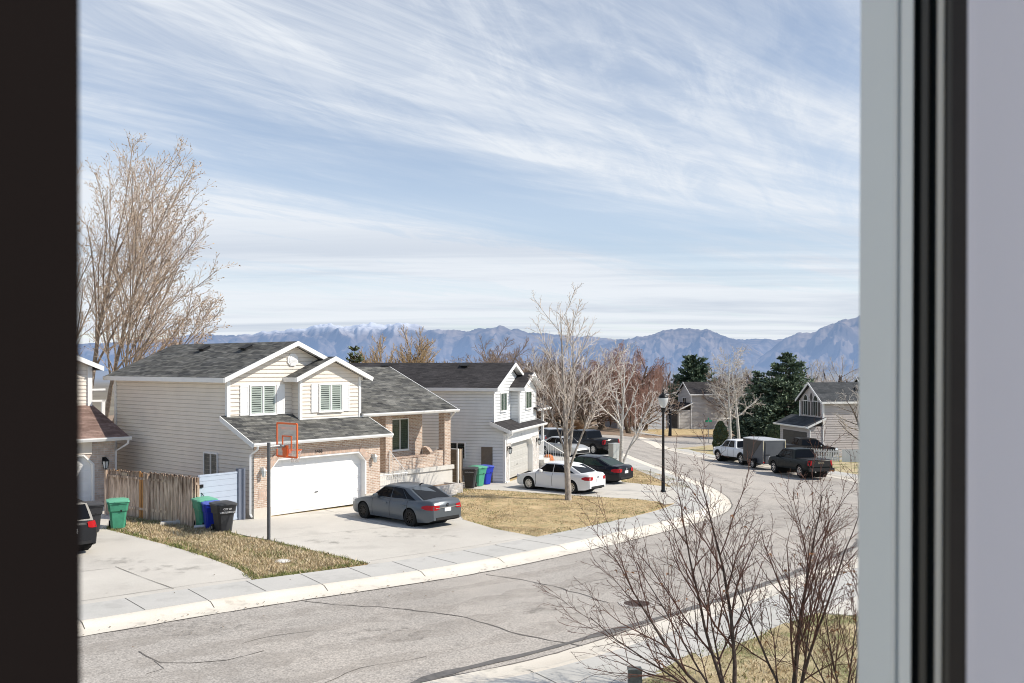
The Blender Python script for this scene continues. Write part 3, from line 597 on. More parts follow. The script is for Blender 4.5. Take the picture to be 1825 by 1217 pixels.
    for k in range(8):
        z = -.2+.05*k; w = .2 if abs(z) < .12 else .13; mb.prism([c+up.n*.05+up.s*a+Vector((0, 0, z)) for a in (-w, w)]+[c+up.n*.07+up.s*a+Vector((0, 0, z-.02)) for a in (w, -w)], (0, 0, .025))
    mb.build('gable_vent', 'white_door', h)
    lantern(h, f, .34, 1.72, 'pale_metal'); lantern(h, f, 6.15, 1.85, 'pale_metal')
    text('house_number', '5468', .2, 'black_metal', h, Matrix.Translation(f.p(3.15, 2.36, .036)) @ Matrix.Rotation(R(90), 4, 'X'))
    # porch
    by = 3.3; bw = Wall((6.6, by), (1, 0)); mb = MB(); bw.poly(mb, [(0, .9), (5.8, .9), (5.8, 3.6), (0, 3.6)]); Wall((12.4, by), (0, 1)).poly(mb, [(0, -.3), (7.9, -.3), (7.9, 3.6), (3.0, 5.75), (0, 4.5)]); mb.build('porch_wall', 'pink_brick', h)
    w0, w1 = H1.u(697, by)-6.6, H1.u(726, by)-6.6; window(h, bw, w0, w1, 1.75, 3.25, .01, slats='blind_dark', glass='green_glass')
    mb = MB(); bw.box(mb, 1.6, 2.55, .95, 3.0, .0, .05); d = mb.build('front_door', 'brown_door', h)
    mb = MB(); bw.box(mb, 2.62, 2.95, 2.2, 3.1, .0, .03); mb.build('pane', 'green_glass', d)
    for x0, x1 in ((8.32, 8.74), (12.27, 12.7)):
        mb = MB(); mb.box(x0, 1.55, .95 if x1 > 12 else .9, x1, 1.97, 3.6); mb.build('porch_pillar', 'pink_brick', h)
    mb = MB(); mb.box(6.65, 1.5, -.8, 12.78, 5., .9); mb.box(8.74, 1.42, .74, 12.84, 1.56, .94); mb.build('porch_base', 'pale_concrete', h)
    # brick parapet with its swooping top
    mb = MB(); top = [(8.74, .94), (8.74, 1.5), (9.3, 1.48), (9.55, 1.5), (11.2, 1.5), (11.5, 1.55), (11.8, 1.7), (12.27, 1.72), (12.27, .94)]
    mb.prism([(x, 1.62, z) for x, z in top], (0, .22, 0)); mb.prism([(12.4, y, z) for y, z in [(1.97, .94), (1.97, 1.65), (2.3, 1.5), (2.7, 1.5), (3.0, 1.75), (3.28, 1.8), (3.28, .94)]], (.22, 0, 0)); mb.build('porch_parapet', 'pink_brick', h)
    mb = MB(); mb.box(8.75, 1.59, 1.5, 11.1, 1.87, 1.56); mb.build('parapet_coping', 'soldier_brick', h)
    mb = MB()
    for i in range(5): mb.box(6.75, .25+.26*i, -.5, 8.55, 1.55, .1+.17*i)
    mb.build('porch_steps', 'pale_concrete', h)
    mb = MB(); A, B = Vector((8.52, 1.5, 1.93)), Vector((8.52, .32, 1.0)); mb.tube([A, B, (8.52, .3, .1)], .022, 4); mb.tube([(8.52, 1.5, 1.05), (8.52, .32, .2)], .018, 4); mb.tube([A, (8.52, 1.5, .9)], .022, 4)
    for i in range(1, 12):
        p = A.lerp(B, i/12); mb.tube([p, p-Vector((0, 0, .82))], .01, 4)
    for i in range(14): x = 6.8+i*.125; mb.tube([(x, .22, 1.0), (x, .22, .05)], .01, 4)
    mb.tube([(6.75, .22, 1.0), (8.5, .22, 1.0)], .02, 4); mb.build('stair_railing', 'white_trim', h)
    mb = MB(); mb.box(9.6, .3, -.8, 12.3, .55, .12); mb.box(12.05, .55, -.8, 12.3, 1.4, .12); mb.build('planter_wall', 'white_brick', h); mb = MB(); mb.box(9.65, .55, -.6, 12.05, 1.45, .03); mb.build('planting_bed', 'earth', h)
    return h
mat('pale_metal', (.62, .62, .6), .35, metal=.6)
def house2():
    h = empty('suburban_house', (*H2.o, H2.base), H2.ang, 'pale grey two-storey house with charcoal roof and grey garage door behind the white sedan', 'house')
    f = Wall((0, 0), (1, 0)); L = 7.55; mw = .65
    mb = MB(); brick_front(mb, f, L, 2.72, .95, 6.0, 2.02, .4, 0); mb.quad((L, 0, -.4), (L, 3, -.4), (L, 3, 2.72), (L, 0, 2.72)); mb.build('garage_front', 'white_brick', h)
    mb = MB(); f.box(mb, .3, L-.3, 2.1, 2.72, .0, .035); f.box(mb, .0, .95, -.4, .0, -.1, .02); f.box(mb, 6., L, -.4, 0, -.1, .02); mb.build('header_board', 'pale_siding', h)
    opening_trim(h, f, .95, 6.0, 2.02, .4, .35); garage_door(h, f, .951, 5.999, -.02, 2.04, -.3, 'grey_door')
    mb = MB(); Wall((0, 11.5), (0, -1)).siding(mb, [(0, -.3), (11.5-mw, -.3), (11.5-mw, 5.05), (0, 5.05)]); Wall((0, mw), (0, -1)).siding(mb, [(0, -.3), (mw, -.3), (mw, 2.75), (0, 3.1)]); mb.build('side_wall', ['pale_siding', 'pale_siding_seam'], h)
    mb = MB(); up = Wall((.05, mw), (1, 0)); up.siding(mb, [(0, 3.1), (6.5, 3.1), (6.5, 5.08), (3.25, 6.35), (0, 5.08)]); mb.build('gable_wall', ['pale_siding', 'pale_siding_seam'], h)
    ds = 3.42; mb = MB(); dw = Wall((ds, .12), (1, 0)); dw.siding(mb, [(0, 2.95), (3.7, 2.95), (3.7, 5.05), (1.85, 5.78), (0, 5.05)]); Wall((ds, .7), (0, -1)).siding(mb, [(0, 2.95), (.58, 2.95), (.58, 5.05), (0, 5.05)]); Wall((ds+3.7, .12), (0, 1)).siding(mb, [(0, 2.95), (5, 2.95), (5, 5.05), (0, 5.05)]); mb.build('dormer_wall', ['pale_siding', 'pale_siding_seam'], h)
    mb = MB(); Wall((6.55, 11.5), (-1, 0)).poly(mb, [(0, -.3), (6.5, -.3), (6.5, 5.08), (3.25, 6.35), (0, 5.08)]); Wall((6.55, 3), (0, 1)).poly(mb, [(0, -.3), (8.5, -.3), (8.5, 5.05), (0, 5.05)]); mb.build('rear_wall', 'pale_siding', h)
    for q in ((.08, mw+.01, 3.05, 5.05), (ds, .13, 3.0, 5.05, .06), (ds+3.7, .13, 3, 5.05, .06), (.02, .02, -.3, 2.7, .06)): mb = MB(); corner(mb, *q); mb.build('corner_board', 'white_trim', h)
    mb = MB(); mb.slab([(-.33, .3, 5.17), (3.3, .3, 6.58), (3.3, 12, 6.58), (-.33, 12, 5.17)], .09); mb.slab([(3.3, .3, 6.58), (6.93, .3, 5.17), (6.93, 12, 5.17), (3.3, 12, 6.58)], .09); r = mb.build('roof', 'charcoal_shingle', h)
    for y in (3.2, 8.2): mb = MB(); roof_vent(mb, (2.75, y, 6.58-.388*.55), (0, 1, 0), (1, 0, .388), (-.388, 0, 1)); mb.build('roof_vent', 'dark_vent', r)
    c = ds+1.85; mb = MB(); mb.slab([(c-2.2, -.28, 5.12), (c, -.28, 6.0), (c, 6, 6.0), (c-2.2, 6, 5.12)], .09); mb.slab([(c, -.28, 6.0), (c+2.2, -.28, 5.12), (c+2.2, 6, 5.12), (c, 6, 6.0)], .09); mb.build('dormer_roof', 'charcoal_shingle', h)
    mb = MB(); mb.slab([(-.3, -.4, 2.86), (7.75, -.4, 2.86), (7.75, .75, 3.34), (-.3, .75, 3.34)], .09); mb.build('garage_roof', 'charcoal_shingle', h)
    mb = MB(); mb.slab([(6.6, -.15, 3.75), (9.75, -.15, 3.75), (9.75, 5, 5.6), (6.6, 5, 5.6)], .09); mb.slab([(6.6, 5, 5.6), (9.75, 5, 5.6), (9.75, 11, 3.5), (6.6, 11, 3.5)], .09); mb.build('wing_roof', 'charcoal_shingle', h)
    mb = MB()
    for (x0, xm, x1, y, ze, zr) in ((-.33, 3.3, 6.93, .3, 5.17, 6.58), (c-2.2, c, c+2.2, -.28, 5.12, 6.0)):
        rake(mb, (x0-.01, y, ze+.01), (xm, y, zr+.01), (0, -1, 0)); rake(mb, (xm, y, zr+.01), (x1+.01, y, ze+.01), (0, -1, 0))
    rake(mb, (-.33, .3, 5.18), (-.33, 12, 5.18), (-1, 0, 0), .18); rake(mb, (c-2.2, -.28, 5.13), (c-2.2, .7, 5.13), (-1, 0, 0), .18); rake(mb, (-.3, -.4, 2.87), (-.3, .75, 3.35), (-1, 0, 0)); rake(mb, (7.75, -.4, 2.87), (7.75, .75, 3.35), (1, 0, 0)); rake(mb, (9.75, -.15, 3.76), (9.75, 5, 5.61), (1, 0, 0))
    soffit(mb, -.3, 3.3, 6.9, .31, .64, 5.175, 6.58); soffit(mb, c-2.17, c, c+2.17, -.27, .11, 5.125, 6.0)
    mb.quad((-.3, mw, 5.0), (.02, mw, 5.0), (.02, 11.5, 5.0), (-.3, 11.5, 5.0)); mb.quad((-.28, -.36, 2.71), (7.7, -.36, 2.71), (7.7, .02, 2.71), (-.28, .02, 2.71)); mb.build('barge_board', 'white_trim', h)
    mb = MB(); gutter(mb, (-.3, -.4, 2.85), (7.75, -.4, 2.85)); gutter(mb, (6.65, -.15, 3.74), (9.8, -.15, 3.74)); mb.build('gutter', 'white_trim', h)
    downspout(h, [(.02, -.46, 2.72), (.02, -.42, 2.6), (-.1, -.07, 2.35), (-.1, -.07, .1), (-.1, -.2, .0)])
    window(h, up, 1.25, 2.35, 3.87, 4.83, .03, glass='green_glass', slats='blind_dark'); window(h, dw, 4.72-ds, 5.95-ds, 3.87, 4.83, .03, glass='green_glass', slats='blind_dark')
    window(h, Wall((0, 11.5), (0, -1)), 11.5-3.15, 11.5-2.3, 1.25, 2.1, .02, glass='dark_glass')
    lantern(h, f, .5, 1.72, s=1.1); lantern(h, f, 6.9, 1.72, s=1.1)
    text('house_number', '1', .2, 'black_metal', h, Matrix.Translation(f.p(3.4, 2.42, .05)) @ Matrix.Rotation(R(90), 4, 'X'))
    mb = MB(); mb.box(9.1, .1, -.6, 9.25, .25, 3.62); mb.box(7.6, .1, -.6, 9.3, 5, .7); mb.build('porch_post', 'white_trim', h)
    mb = MB(); mb.tube([(9.2, .1, 1.6), (9.2, -1.3, .8), (9.2, -1.3, -.1)], .03, 4)
    for i in range(9): mb.tube([(9.2, .1-1.4*i/9, 1.6-.8*i/9), (9.2, .1-1.4*i/9, .6-.7*i/9)], .014, 4)
    mb.tube([(7.65, .1, 1.6), (9.2, .1, 1.6)], .03, 4)
    for i in range(9): mb.tube([(7.7+.17*i, .1, 1.6), (7.7+.17*i, .1, .7)], .014, 4)
    mb.build('stair_railing', 'white_trim', h)
    mb = MB()
    for i in range(4): mb.box(7.7, -1.3+.33*i, -.6, 9.1, .1, -.05+.19*i)
    mb.build('porch_steps', 'pale_concrete', h)
    return h
def house3():
    h = empty('suburban_house', (*H3.o, H3.base), H3.ang, 'house at the left with brown shingled garage roof and tan brick pier behind the bins', 'house')
    f = Wall((-7.5, 0), (1, 0))
    mb = MB(); brick_front(mb, f, 7.5, 2.8, .95, 6.55, 2.12, .4, -.2); mb.quad((0, 0, -.3), (0, 3, -.3), (0, 3, 2.8), (0, 0, 2.8)); mb.build('garage_front', 'tan_brick', h)
    mb = MB(); f.box(mb, .9, 6.5, 2.2, 2.8, .0, .04); mb.build('header_board', 'beige_siding', h)
    opening_trim(h, f, .95, 6.55, 2.12, .4, .25); garage_door(h, f, .951, 6.549, -.1, 2.14, -.2, 'white_door')
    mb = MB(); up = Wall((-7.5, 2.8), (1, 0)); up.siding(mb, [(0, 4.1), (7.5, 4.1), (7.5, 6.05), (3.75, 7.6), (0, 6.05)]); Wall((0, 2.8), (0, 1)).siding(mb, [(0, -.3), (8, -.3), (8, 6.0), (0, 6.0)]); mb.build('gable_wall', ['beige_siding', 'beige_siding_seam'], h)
    mb = MB(); corner(mb, -.02, 2.81, 4.1, 6.0, .1); mb.build('corner_board', 'white_trim', h)
    mb = MB(); mb.slab([(-3.75, 2.4, 7.75), (.45, 2.4, 6.0), (.45, 11.2, 6.0), (-3.75, 11.2, 7.75)], .1); mb.slab([(-7.95, 2.4, 6.0), (-3.75, 2.4, 7.75), (-3.75, 11.2, 7.75), (-7.95, 11.2, 6.0)], .1); mb.build('roof', 'brown_shingle', h)
    mb = MB(); mb.slab([(-8, -.4, 2.9), (.5, -.4, 2.9), (.12, 2.9, 4.25), (-8, 2.9, 4.25)], .1); mb.build('garage_roof', 'brown_shingle', h)
    mb = MB(); rake(mb, (.46, 2.4, 6.01), (-3.75, 2.4, 7.76), (0, -1, 0), .22); rake(mb, (.46, 2.4, 6.01), (.46, 11.2, 6.01), (1, 0, 0), .2); mb.quad((0, 2.4, 5.82), (.45, 2.4, 5.82), (.45, 11, 5.82), (0, 11, 5.82)); mb.build('barge_board', 'white_trim', h)
    mb = MB(); gutter(mb, (-8, -.4, 2.9), (.55, -.4, 2.9), .15, .14); mb.quad((-8, -.38, 2.76), (.45, -.38, 2.76), (.45, .02, 2.76), (-8, .02, 2.76)); mb.build('gutter', 'white_trim', h)
    downspout(h, [(.42, -.46, 2.76), (.42, -.42, 2.6), (.1, .1, 2.25), (.1, .1, .1)])
    lantern(h, f, 7.02, 1.75, s=1.35)
    # balcony behind
    mb = MB(); mb.box(.3, 9.5, 3.0, 3.4, 12.4, 3.15)
    for x in (.5, 1.9, 3.3): mb.box(x-.08, 9.5, -.4, x+.08, 9.66, 4.2)
    mb.box(.4, 9.5, 4.1, 3.4, 9.6, 4.2); mb.box(.4, 9.5, 4.7, 3.4, 9.62, 4.8)
    mb.build('deck', 'white_trim', h)
    return h
house1(); house2(); house3()
# ------------------------------------------------------------------ houses further along
def gable_house(o, ang, base, W, D, eave, ridge, siding, roof, label, fl=2.0, lowroof=None, arches=False, door='dark_door', lower=2.7, win=True, chimney=False, diamond=False):
    h = empty('suburban_house', (*o, base), ang, label, 'house', None); k = (ridge-eave)/(W/2+.35)
    f = Wall((0, 0), (1, 0)); e = .35
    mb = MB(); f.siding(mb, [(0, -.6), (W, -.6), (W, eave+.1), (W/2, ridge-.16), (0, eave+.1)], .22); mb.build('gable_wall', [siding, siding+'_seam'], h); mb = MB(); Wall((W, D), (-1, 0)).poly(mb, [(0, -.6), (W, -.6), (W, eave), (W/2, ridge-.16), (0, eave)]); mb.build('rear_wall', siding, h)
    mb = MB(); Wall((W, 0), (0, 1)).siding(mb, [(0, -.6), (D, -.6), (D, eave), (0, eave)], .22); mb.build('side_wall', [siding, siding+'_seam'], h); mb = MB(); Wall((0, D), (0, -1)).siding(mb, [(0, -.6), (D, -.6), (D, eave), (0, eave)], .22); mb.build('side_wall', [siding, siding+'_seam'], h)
    mb = MB(); mb.slab([(-e, -e, eave), (W/2, -e, ridge), (W/2, D+e, ridge), (-e, D+e, eave)], .1); mb.slab([(W/2, -e, ridge), (W+e, -e, eave), (W+e, D+e, eave), (W/2, D+e, ridge)], .1); r = mb.build('roof', roof, h)
    if chimney:
        mb = MB(); mb.box(W/2-.9, D*.25, ridge-.6, W/2-.2, D*.25+.7, ridge+.5); mb.build('chimney', 'white_trim', r)
    mb = MB(); roof_vent(mb, (W*.72, D*.35, ridge-k*W*.22), (0, 1, 0), (1, 0, -k), (k, 0, 1)); mb.build('roof_vent', 'dark_vent', r)
    mb = MB(); rake(mb, (-e, -e, eave+.01), (W/2, -e, ridge+.01), (0, -1, 0), .2, .05); rake(mb, (W/2, -e, ridge+.01), (W+e, -e, eave+.01), (0, -1, 0), .2, .05); rake(mb, (W+e, -e, eave+.01), (W+e, D+e, eave+.01), (1, 0, 0), .2, .05); mb.build('barge_board', 'white_trim', h)
    for q in ((W, 0, -.5, eave, .08), (0, 0, -.5, eave, .08)): mb = MB(); corner(mb, *q); mb.build('corner_board', 'white_trim', h)
    if lowroof:
        x0, x1, dep = lowroof
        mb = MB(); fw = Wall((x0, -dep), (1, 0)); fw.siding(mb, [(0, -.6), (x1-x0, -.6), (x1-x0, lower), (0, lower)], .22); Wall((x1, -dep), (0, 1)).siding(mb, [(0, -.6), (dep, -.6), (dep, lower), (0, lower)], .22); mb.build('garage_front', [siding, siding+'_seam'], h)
        mb = MB(); mb.slab([(x0-.4, -dep-.5, lower), (x1+.35, -dep-.5, lower), (x1+.35, .1, lower+.45*(dep+.6)), (x0-.4, .1, lower+.45*(dep+.6))], .1); mb.build('garage_roof', roof, h)
        mb = MB(); gutter(mb, (x0-.4, -dep-.5, lower), (x1+.35, -dep-.5, lower), .16, .12); rake(mb, (x1+.35, -dep-.5, lower), (x1+.35, .1, lower+.45*(dep+.6)), (1, 0, 0), .2, .05); mb.build('gutter', 'white_trim', h)
        garage_door(h, fw, .7, x1-x0-.7, -.4, 2.1, -.05+.08, door, 4, 4); downspout(h, [(x1+.1, -dep-.45, lower-.1), (x1+.1, -dep-.08, lower-.35), (x1+.1, -dep-.08, -.2)])
    if arches:
        for a in (W*.27, W*.7):
            s0, s1 = a-.42, a+.42; z0, z1 = lower+.95, lower+2.35; mb = MB(); P = [(s0, z0), (s1, z0), (s1, z1)]+[(a+.42*math.cos(R(t)), z1+.55*math.sin(R(t))) for t in range(20, 161, 20)]+[(s0, z1)]
            Q = [(a+(p[0]-a)*1.2, z0+(p[1]-z0)*1.05-.05) for p in P]; mb.prism([f.p(*q, .02) for q in Q], f.n*.05); w = mb.build('window', 'white_trim', h)
            mb = MB(); mb.prism([f.p(*q, .071) for q in P], f.n*.01); mb.build('pane', 'dark_glass', w)
            mb = MB(); f.box(mb, a-.015, a+.015, z0, z1, .082, .095); f.box(mb, s0, s1, z1-.03, z1+.03, .082, .1); mb.build('glazing_bar', 'white_trim', w)
            for s in (s0-.42, s1+.08):
                mb = MB(); f.box(mb, s, s+.34, z0, z1-.1, .03, .08); mb.build('shutter', 'dark_door', h)
        c = f.p(W/2, eave+.35, .03); mb = MB(); mb.prism([c+f.s*a+Vector((0, 0, b)) for a, b in ((0, -.45), (.26, 0), (0, .45), (-.26, 0))], f.n*.04); mb.build('gable_ornament', 'dark_door', h)
    elif win: window(h, f, W*.35, W*.6, eave-1.9, eave-.7, .03, glass='dark_glass')
    window(h, Wall((W, 0), (0, 1)), D*.42, D*.42+1.1, 1.0, 2.1, .03, glass='window_glass')
    return h
# right: axes with the gable looking left, the long side looking at the camera
angR = math.atan2(-.986, .166)
gable_house((28.75, 94.6), angR, -8.5, 4.7, 12, 5.05, 6.85, 'taupe_siding', 'slate_shingle', 'taupe house at the right with two dark arched windows in its gable', lowroof=(-1.7, 4.7, 1.3), arches=True, chimney=False)
gable_house((27.3, 155), math.atan2(-.98, .2), -9.75, 5.2, 17, 5.2, 7.1, 'grey_siding', 'charcoal_shingle', 'grey house far down the street behind the two white birches', lowroof=(0, 5.2, 2.0))
gable_house((14.5, 148), math.atan2(-.95, .3), -9.4, 5, 8, 5., 6.7, 'blue_siding', 'slate_shingle', 'pale blue-grey house mostly hidden behind the weeping willow', win=False)
gable_house((45.5, 130), math.atan2(-.99, .1), -10.2, 9, 22, 5.2, 8.6, 'grey_siding', 'charcoal_shingle', 'house whose dark roof shows behind the roof of the taupe house', win=False, chimney=True)
# ------------------------------------------------------------------ vehicles
def paint(name, c, rough=.28, metal=.2): return mat(name, c, rough, metal=metal, spec=.3, coat=.1)
paint('paint_grey', (.12, .137, .155), .3, .4); paint('paint_white', (.8, .81, .82), .3, 0); paint('paint_black', (.006, .007, .011), .22, 0); paint('paint_silver', (.55, .55, .54), .3, .5)
paint('paint_dark_green', (.008, .012, .013), .35, 0); paint('paint_charcoal', (.022, .023, .026), .3, .0); paint('paint_pale_silver', (.6, .62, .64), .3, .3); paint('paint_brown', (.02, .018, .017), .35, 0)
for n_ in ('paint_dark_green', 'paint_brown', 'paint_charcoal'): MATS[n_].node_tree.nodes['Principled BSDF'].inputs['Specular IOR Level'].default_value = .12; MATS[n_].node_tree.nodes['Principled BSDF'].inputs['Coat Weight'].default_value = .03
mat('tyre', (.012, .012, .012), .85); mat('rim_silver', (.6, .6, .6), .3, metal=.8); mat('rim_black', (.015, .015, .016), .35, metal=.5); mat('red_lamp', (.42, .008, .012), .25, spec=.3)
mat('lamp_clear', (.75, .76, .78), .12, metal=.3); mat('plate', (.75, .76, .78), .5); mat('trim_black', (.014, .014, .015), .5); mat('chrome', (.7, .7, .7), .15, metal=1)
mat_glass('car_glass', (.006, .007, .009)); mat_glass('car_glass_clear', (.025, .045, .035))
for n_ in ('car_glass', 'car_glass_clear'): MATS[n_].node_tree.nodes['Principled BSDF'].inputs['Specular IOR Level'].default_value = .14; mat('underbody', (.006, .006, .006), .95)
def lerp_tab(tab, x):
    if x <= tab[0][0]: return tab[0][1]
    for (a, b), (c, d) in zip(tab, tab[1:]):
        if x <= c:
            t = (x-a)/(c-a); t2 = t*t*(3-2*t)*.35+t*.65; return b+(d-b)*t2
    return tab[-1][1]
def wheel(parent, x, y, r, w, rim, spokes, side, closed=False):
    M = Matrix.Translation((x, y, r)) @ Matrix.Rotation(R(-90)*side, 4, 'X')
    e = bpy.data.objects.new('wheel', None); COL.objects.link(e); e.parent = parent
    mb = MB(); q = r*.66
    mb.lathe([(q, -w*.5), (r*.95, -w*.5), (r, -w*.36), (r, w*.36), (r*.95, w*.5), (q, w*.5), (q*.97, w*.36)], 24, M); mb.lathe([(0, -w*.4), (q, -w*.5)], 24, M); mb.build('tyre', 'tyre', e, smooth=40)
    mb = MB(); mb.lathe([(q*.99, w*.47), (q*.9, w*.47), (q*.87, w*.3), (q*.86, w*.1)], 24, M); mb.lathe([(0, w*.46), (q*.17, w*.45), (q*.2, w*.3)], 12, M)
    for k in range(spokes):
        t = 2*math.pi*k/spokes; c, s = math.cos(t), math.sin(t); a = Vector((c, s, 0)); b = Vector((-s, c, 0)); zz = Vector((0, 0, 1))
        P = [a*q*.12-b*q*.09+zz*w*.44, a*q*.12+b*q*.09+zz*w*.44, a*q*.93+b*q*.12+zz*w*.46, a*q*.93-b*q*.12+zz*w*.46]
        mb.prism([M @ p for p in P], (M.to_3x3() @ zz)*-w*.1)
    mb.build('rim', rim, e, smooth=30)
    mb = MB(); mb.lathe([(0, w*.05), (q*.9, w*.05)], 16, M); mb.build('brake_disc', 'underbody', e)
    return e
def vehicle(name, label, cat, center, e, S, group=None):
    """S: dimensions and outline tables measured along the car, x forward from its middle"""
    z0 = g(*center)+S.get('dz', 0)
    h = empty(name, (center[0], center[1], z0), math.atan2(e[1], e[0]), label, cat, group)
    dx = 1.5; slope = (g(center[0]+e[0]*dx, center[1]+e[1]*dx)-g(center[0]-e[0]*dx, center[1]-e[1]*dx))/(2*dx); h.rotation_euler = (0, -math.atan(slope), math.atan2(e[1], e[0]))
    L, Wd, gc = S['L'], S['W'], S['gc']; wr = S['wr']; axles = S['axles']; top = S['top']; H = S['belt']
    def plan(x):
        t = max(0, (abs(x)-(L/2-S.get('nose', .95)))/S.get('nose', .95)); return Wd/2*(1-S.get('taper', .2)*t**2.4)
    ymul = [(0, .88), (gc, .93), (gc+.14, .975), (H*.6, 1.0), (H*.82, .985), (H*.94, .955), (H, .92), (H+.3, .8)]
    def surf(x, z): return plan(x)*lerp_tab(ymul, z)
    xs = set([-L/2+L*i/46 for i in range(47)]); ar = wr*1.16
    for a in axles:
        for k in range(-8, 9): xs.add(a+ar*math.sin(k/8*math.pi/2))
    xs |= {-L/2+.03, -L/2+.09, L/2-.03, L/2-.09}; xs = sorted(x for x in xs if -L/2 <= x <= L/2); zt = lambda x: lerp_tab(top, x)
    bot = S.get('bottom', [(-L/2, gc+.12), (-L/2+.25, gc+.03), (-L/2+.7, gc), (L/2-.7, gc), (L/2-.25, gc+.0), (L/2, gc+.08)])
    def zb(x):
        z = lerp_tab(bot, x)
        for a in axles:
            if abs(x-a) < ar: z = max(z, wr+math.sqrt(max(0, ar*ar-(x-a)**2)))
        return z
    def endin(x):  # pull the very ends in, so bumpers are rounded in plan and in height
        t = max(0, (abs(x)-(L/2-.1))/.1); return 1-.035*t*t
    fr = [0, .06, .2, .38, .56, .72, .85, .94, 1.0]; mb = MB(); vs = []; nper = 2*len(fr)+1
    for x in xs:
        a, b = zb(x), zt(x); row = []
        b = max(b, a+.05)
        for q in fr:
            z = a+(b-a)*q; y = surf(x, z)*endin(x)
            if q == 1.0: y *= .955
            row.append((x, y, z))
        cen = (x, 0, b+S.get('crown', .035)*(1 if abs(x) < L/2-.02 else .3)); vs += row+[cen]+[(p[0], -p[1], p[2]) for p in row[::-1]]
    fs = []
    for i in range(len(xs)-1):
        for j in range(nper-1): fs.append((i*nper+j, i*nper+j+1, (i+1)*nper+j+1, (i+1)*nper+j))
    fs.append(tuple(range(nper))); n0 = (len(xs)-1)*nper; fs.append(tuple(n0+j for j in range(nper))[::-1]); mb.add(vs, [f[::-1] for f in fs])
    pm = S['paint']
    body = mb.build('body', pm, h, smooth=38)
    mb = MB(); mb.box(-L/2+.25, -Wd/2+.16, gc+.02, L/2-.25, Wd/2-.16, H*.62)
    for a in axles: mb.lathe([(.0, -Wd/2+.1), (ar*.98, -Wd/2+.1), (ar*.98, Wd/2-.1), (0, Wd/2-.1)], 18, Matrix.Translation((a, 0, wr)) @ Matrix.Rotation(R(90), 4, 'X'))
    mb.build('underbody', 'underbody', h)
    for a in axles:
        for s in (1, -1): wheel(h, a, s*(plan(a)-.12), wr, .22, S.get('rim', 'rim_silver'), S.get('spokes', 10), s)
    # cabin
    gh = S['cabin']  # (x of belt rear, front; x of roof rear, front; roof z table)
    xb0, xb1, xr0, xr1 = gh['b0'], gh['b1'], gh['r0'], gh['r1']; rz = gh['roof']; N = 16
    def grid(t, v, side):
        xb = xb0+(xb1-xb0)*t; xr = xr0+(xr1-xr0)*t; zbelt = min(zt(xb)-.015, H+.03); yb = surf(xb, zbelt)*.955
        x = xb+(xr-xb)*v; zr = lerp_tab(rz, xr); z = zbelt+(zr-zbelt)*v; yr = plan(xr)*gh.get('ny', .74)
        y = yb+(yr-yb)*(v**1.25); return Vector((x, side*y, z))
    mb = MB(); rows = []; vv = [0, .25, .5, .75, .92, 1.0]
    for i in range(N+1):
        t = i/N; Lr = [grid(t, v, 1) for v in vv]; Rr = [grid(t, v, -1) for v in vv]; xr = xr0+(xr1-xr0)*t; zc = lerp_tab(rz, xr)
        mid = [Vector((xr, plan(xr)*gh.get('ny', .74)*k, zc+.035*(1-k*k)+.012)) for k in (.7, .35, 0, -.35, -.7)]
        Lr[-1].z -= .012; Rr[-1].z -= .012
        rows.append(Lr+mid+Rr[::-1])
    m = len(rows[0]); vs = [tuple(p) for r in rows for p in r]; fs = [(i*m+j, (i+1)*m+j, (i+1)*m+j+1, i*m+j+1) for i in range(N) for j in range(m-1)]
    fs += [tuple(range(m)), tuple((N*m+j) for j in range(m))[::-1]]; mb.add(vs, [f[::-1] for f in fs]); mb.build('cabin', pm, h, smooth=35)
    gl = S.get('glass', 'car_glass')
    def side_glass(nm, t0, t1, v0, v1, s, c0=0., c1=0.):
        mb = MB(); n = 6; P = []; off = Vector((0, s*.012, .003))
        for i in range(n+1):
            for v in (v0, (v0+v1)/2, v1):
                k = (v-v0)/(v1-v0); a, b = t0+c0*k, t1-c1*k; P.append(grid(a+(b-a)*i/n, v, s)+off)
        F_ = [(i*3+j, (i+1)*3+j, (i+1)*3+j+1, i*3+j+1) for i in range(n) for j in (0, 1)]
        mb.add(P, F_ if s < 0 else [f[::-1] for f in F_]); return mb.build(nm, gl, h, smooth=180)
    for s in (1, -1):
        for (t0, t1, c0, c1) in gh['win']: side_glass('side_window', t0, t1, .1, .87, s, c0, c1)
    def end_glass(nm, t, v0, v1, k):
        mb = MB(); P = []; d = .012 if t > .5 else -.012
        for v in (v0, .5*(v0+v1), v1):
            A, B = grid(t, v, 1), grid(t, v, -1); nudge = Vector((d, 0, .012))
            for q in range(9):
                w = -1+2*q/8; p = (A+B)/2+(A-B)/2*w*k; p += nudge; P.append(p)
        F_ = [(i*9+j, i*9+j+1, (i+1)*9+j+1, (i+1)*9+j) for i in range(2) for j in range(8)]; mb.add(P, F_); return mb.build(nm, gl, h, smooth=180)
    end_glass('rear_window', 0, gh.get('rv0', .1), .93, .88); end_glass('windscreen', 1, .04, .95, .93)
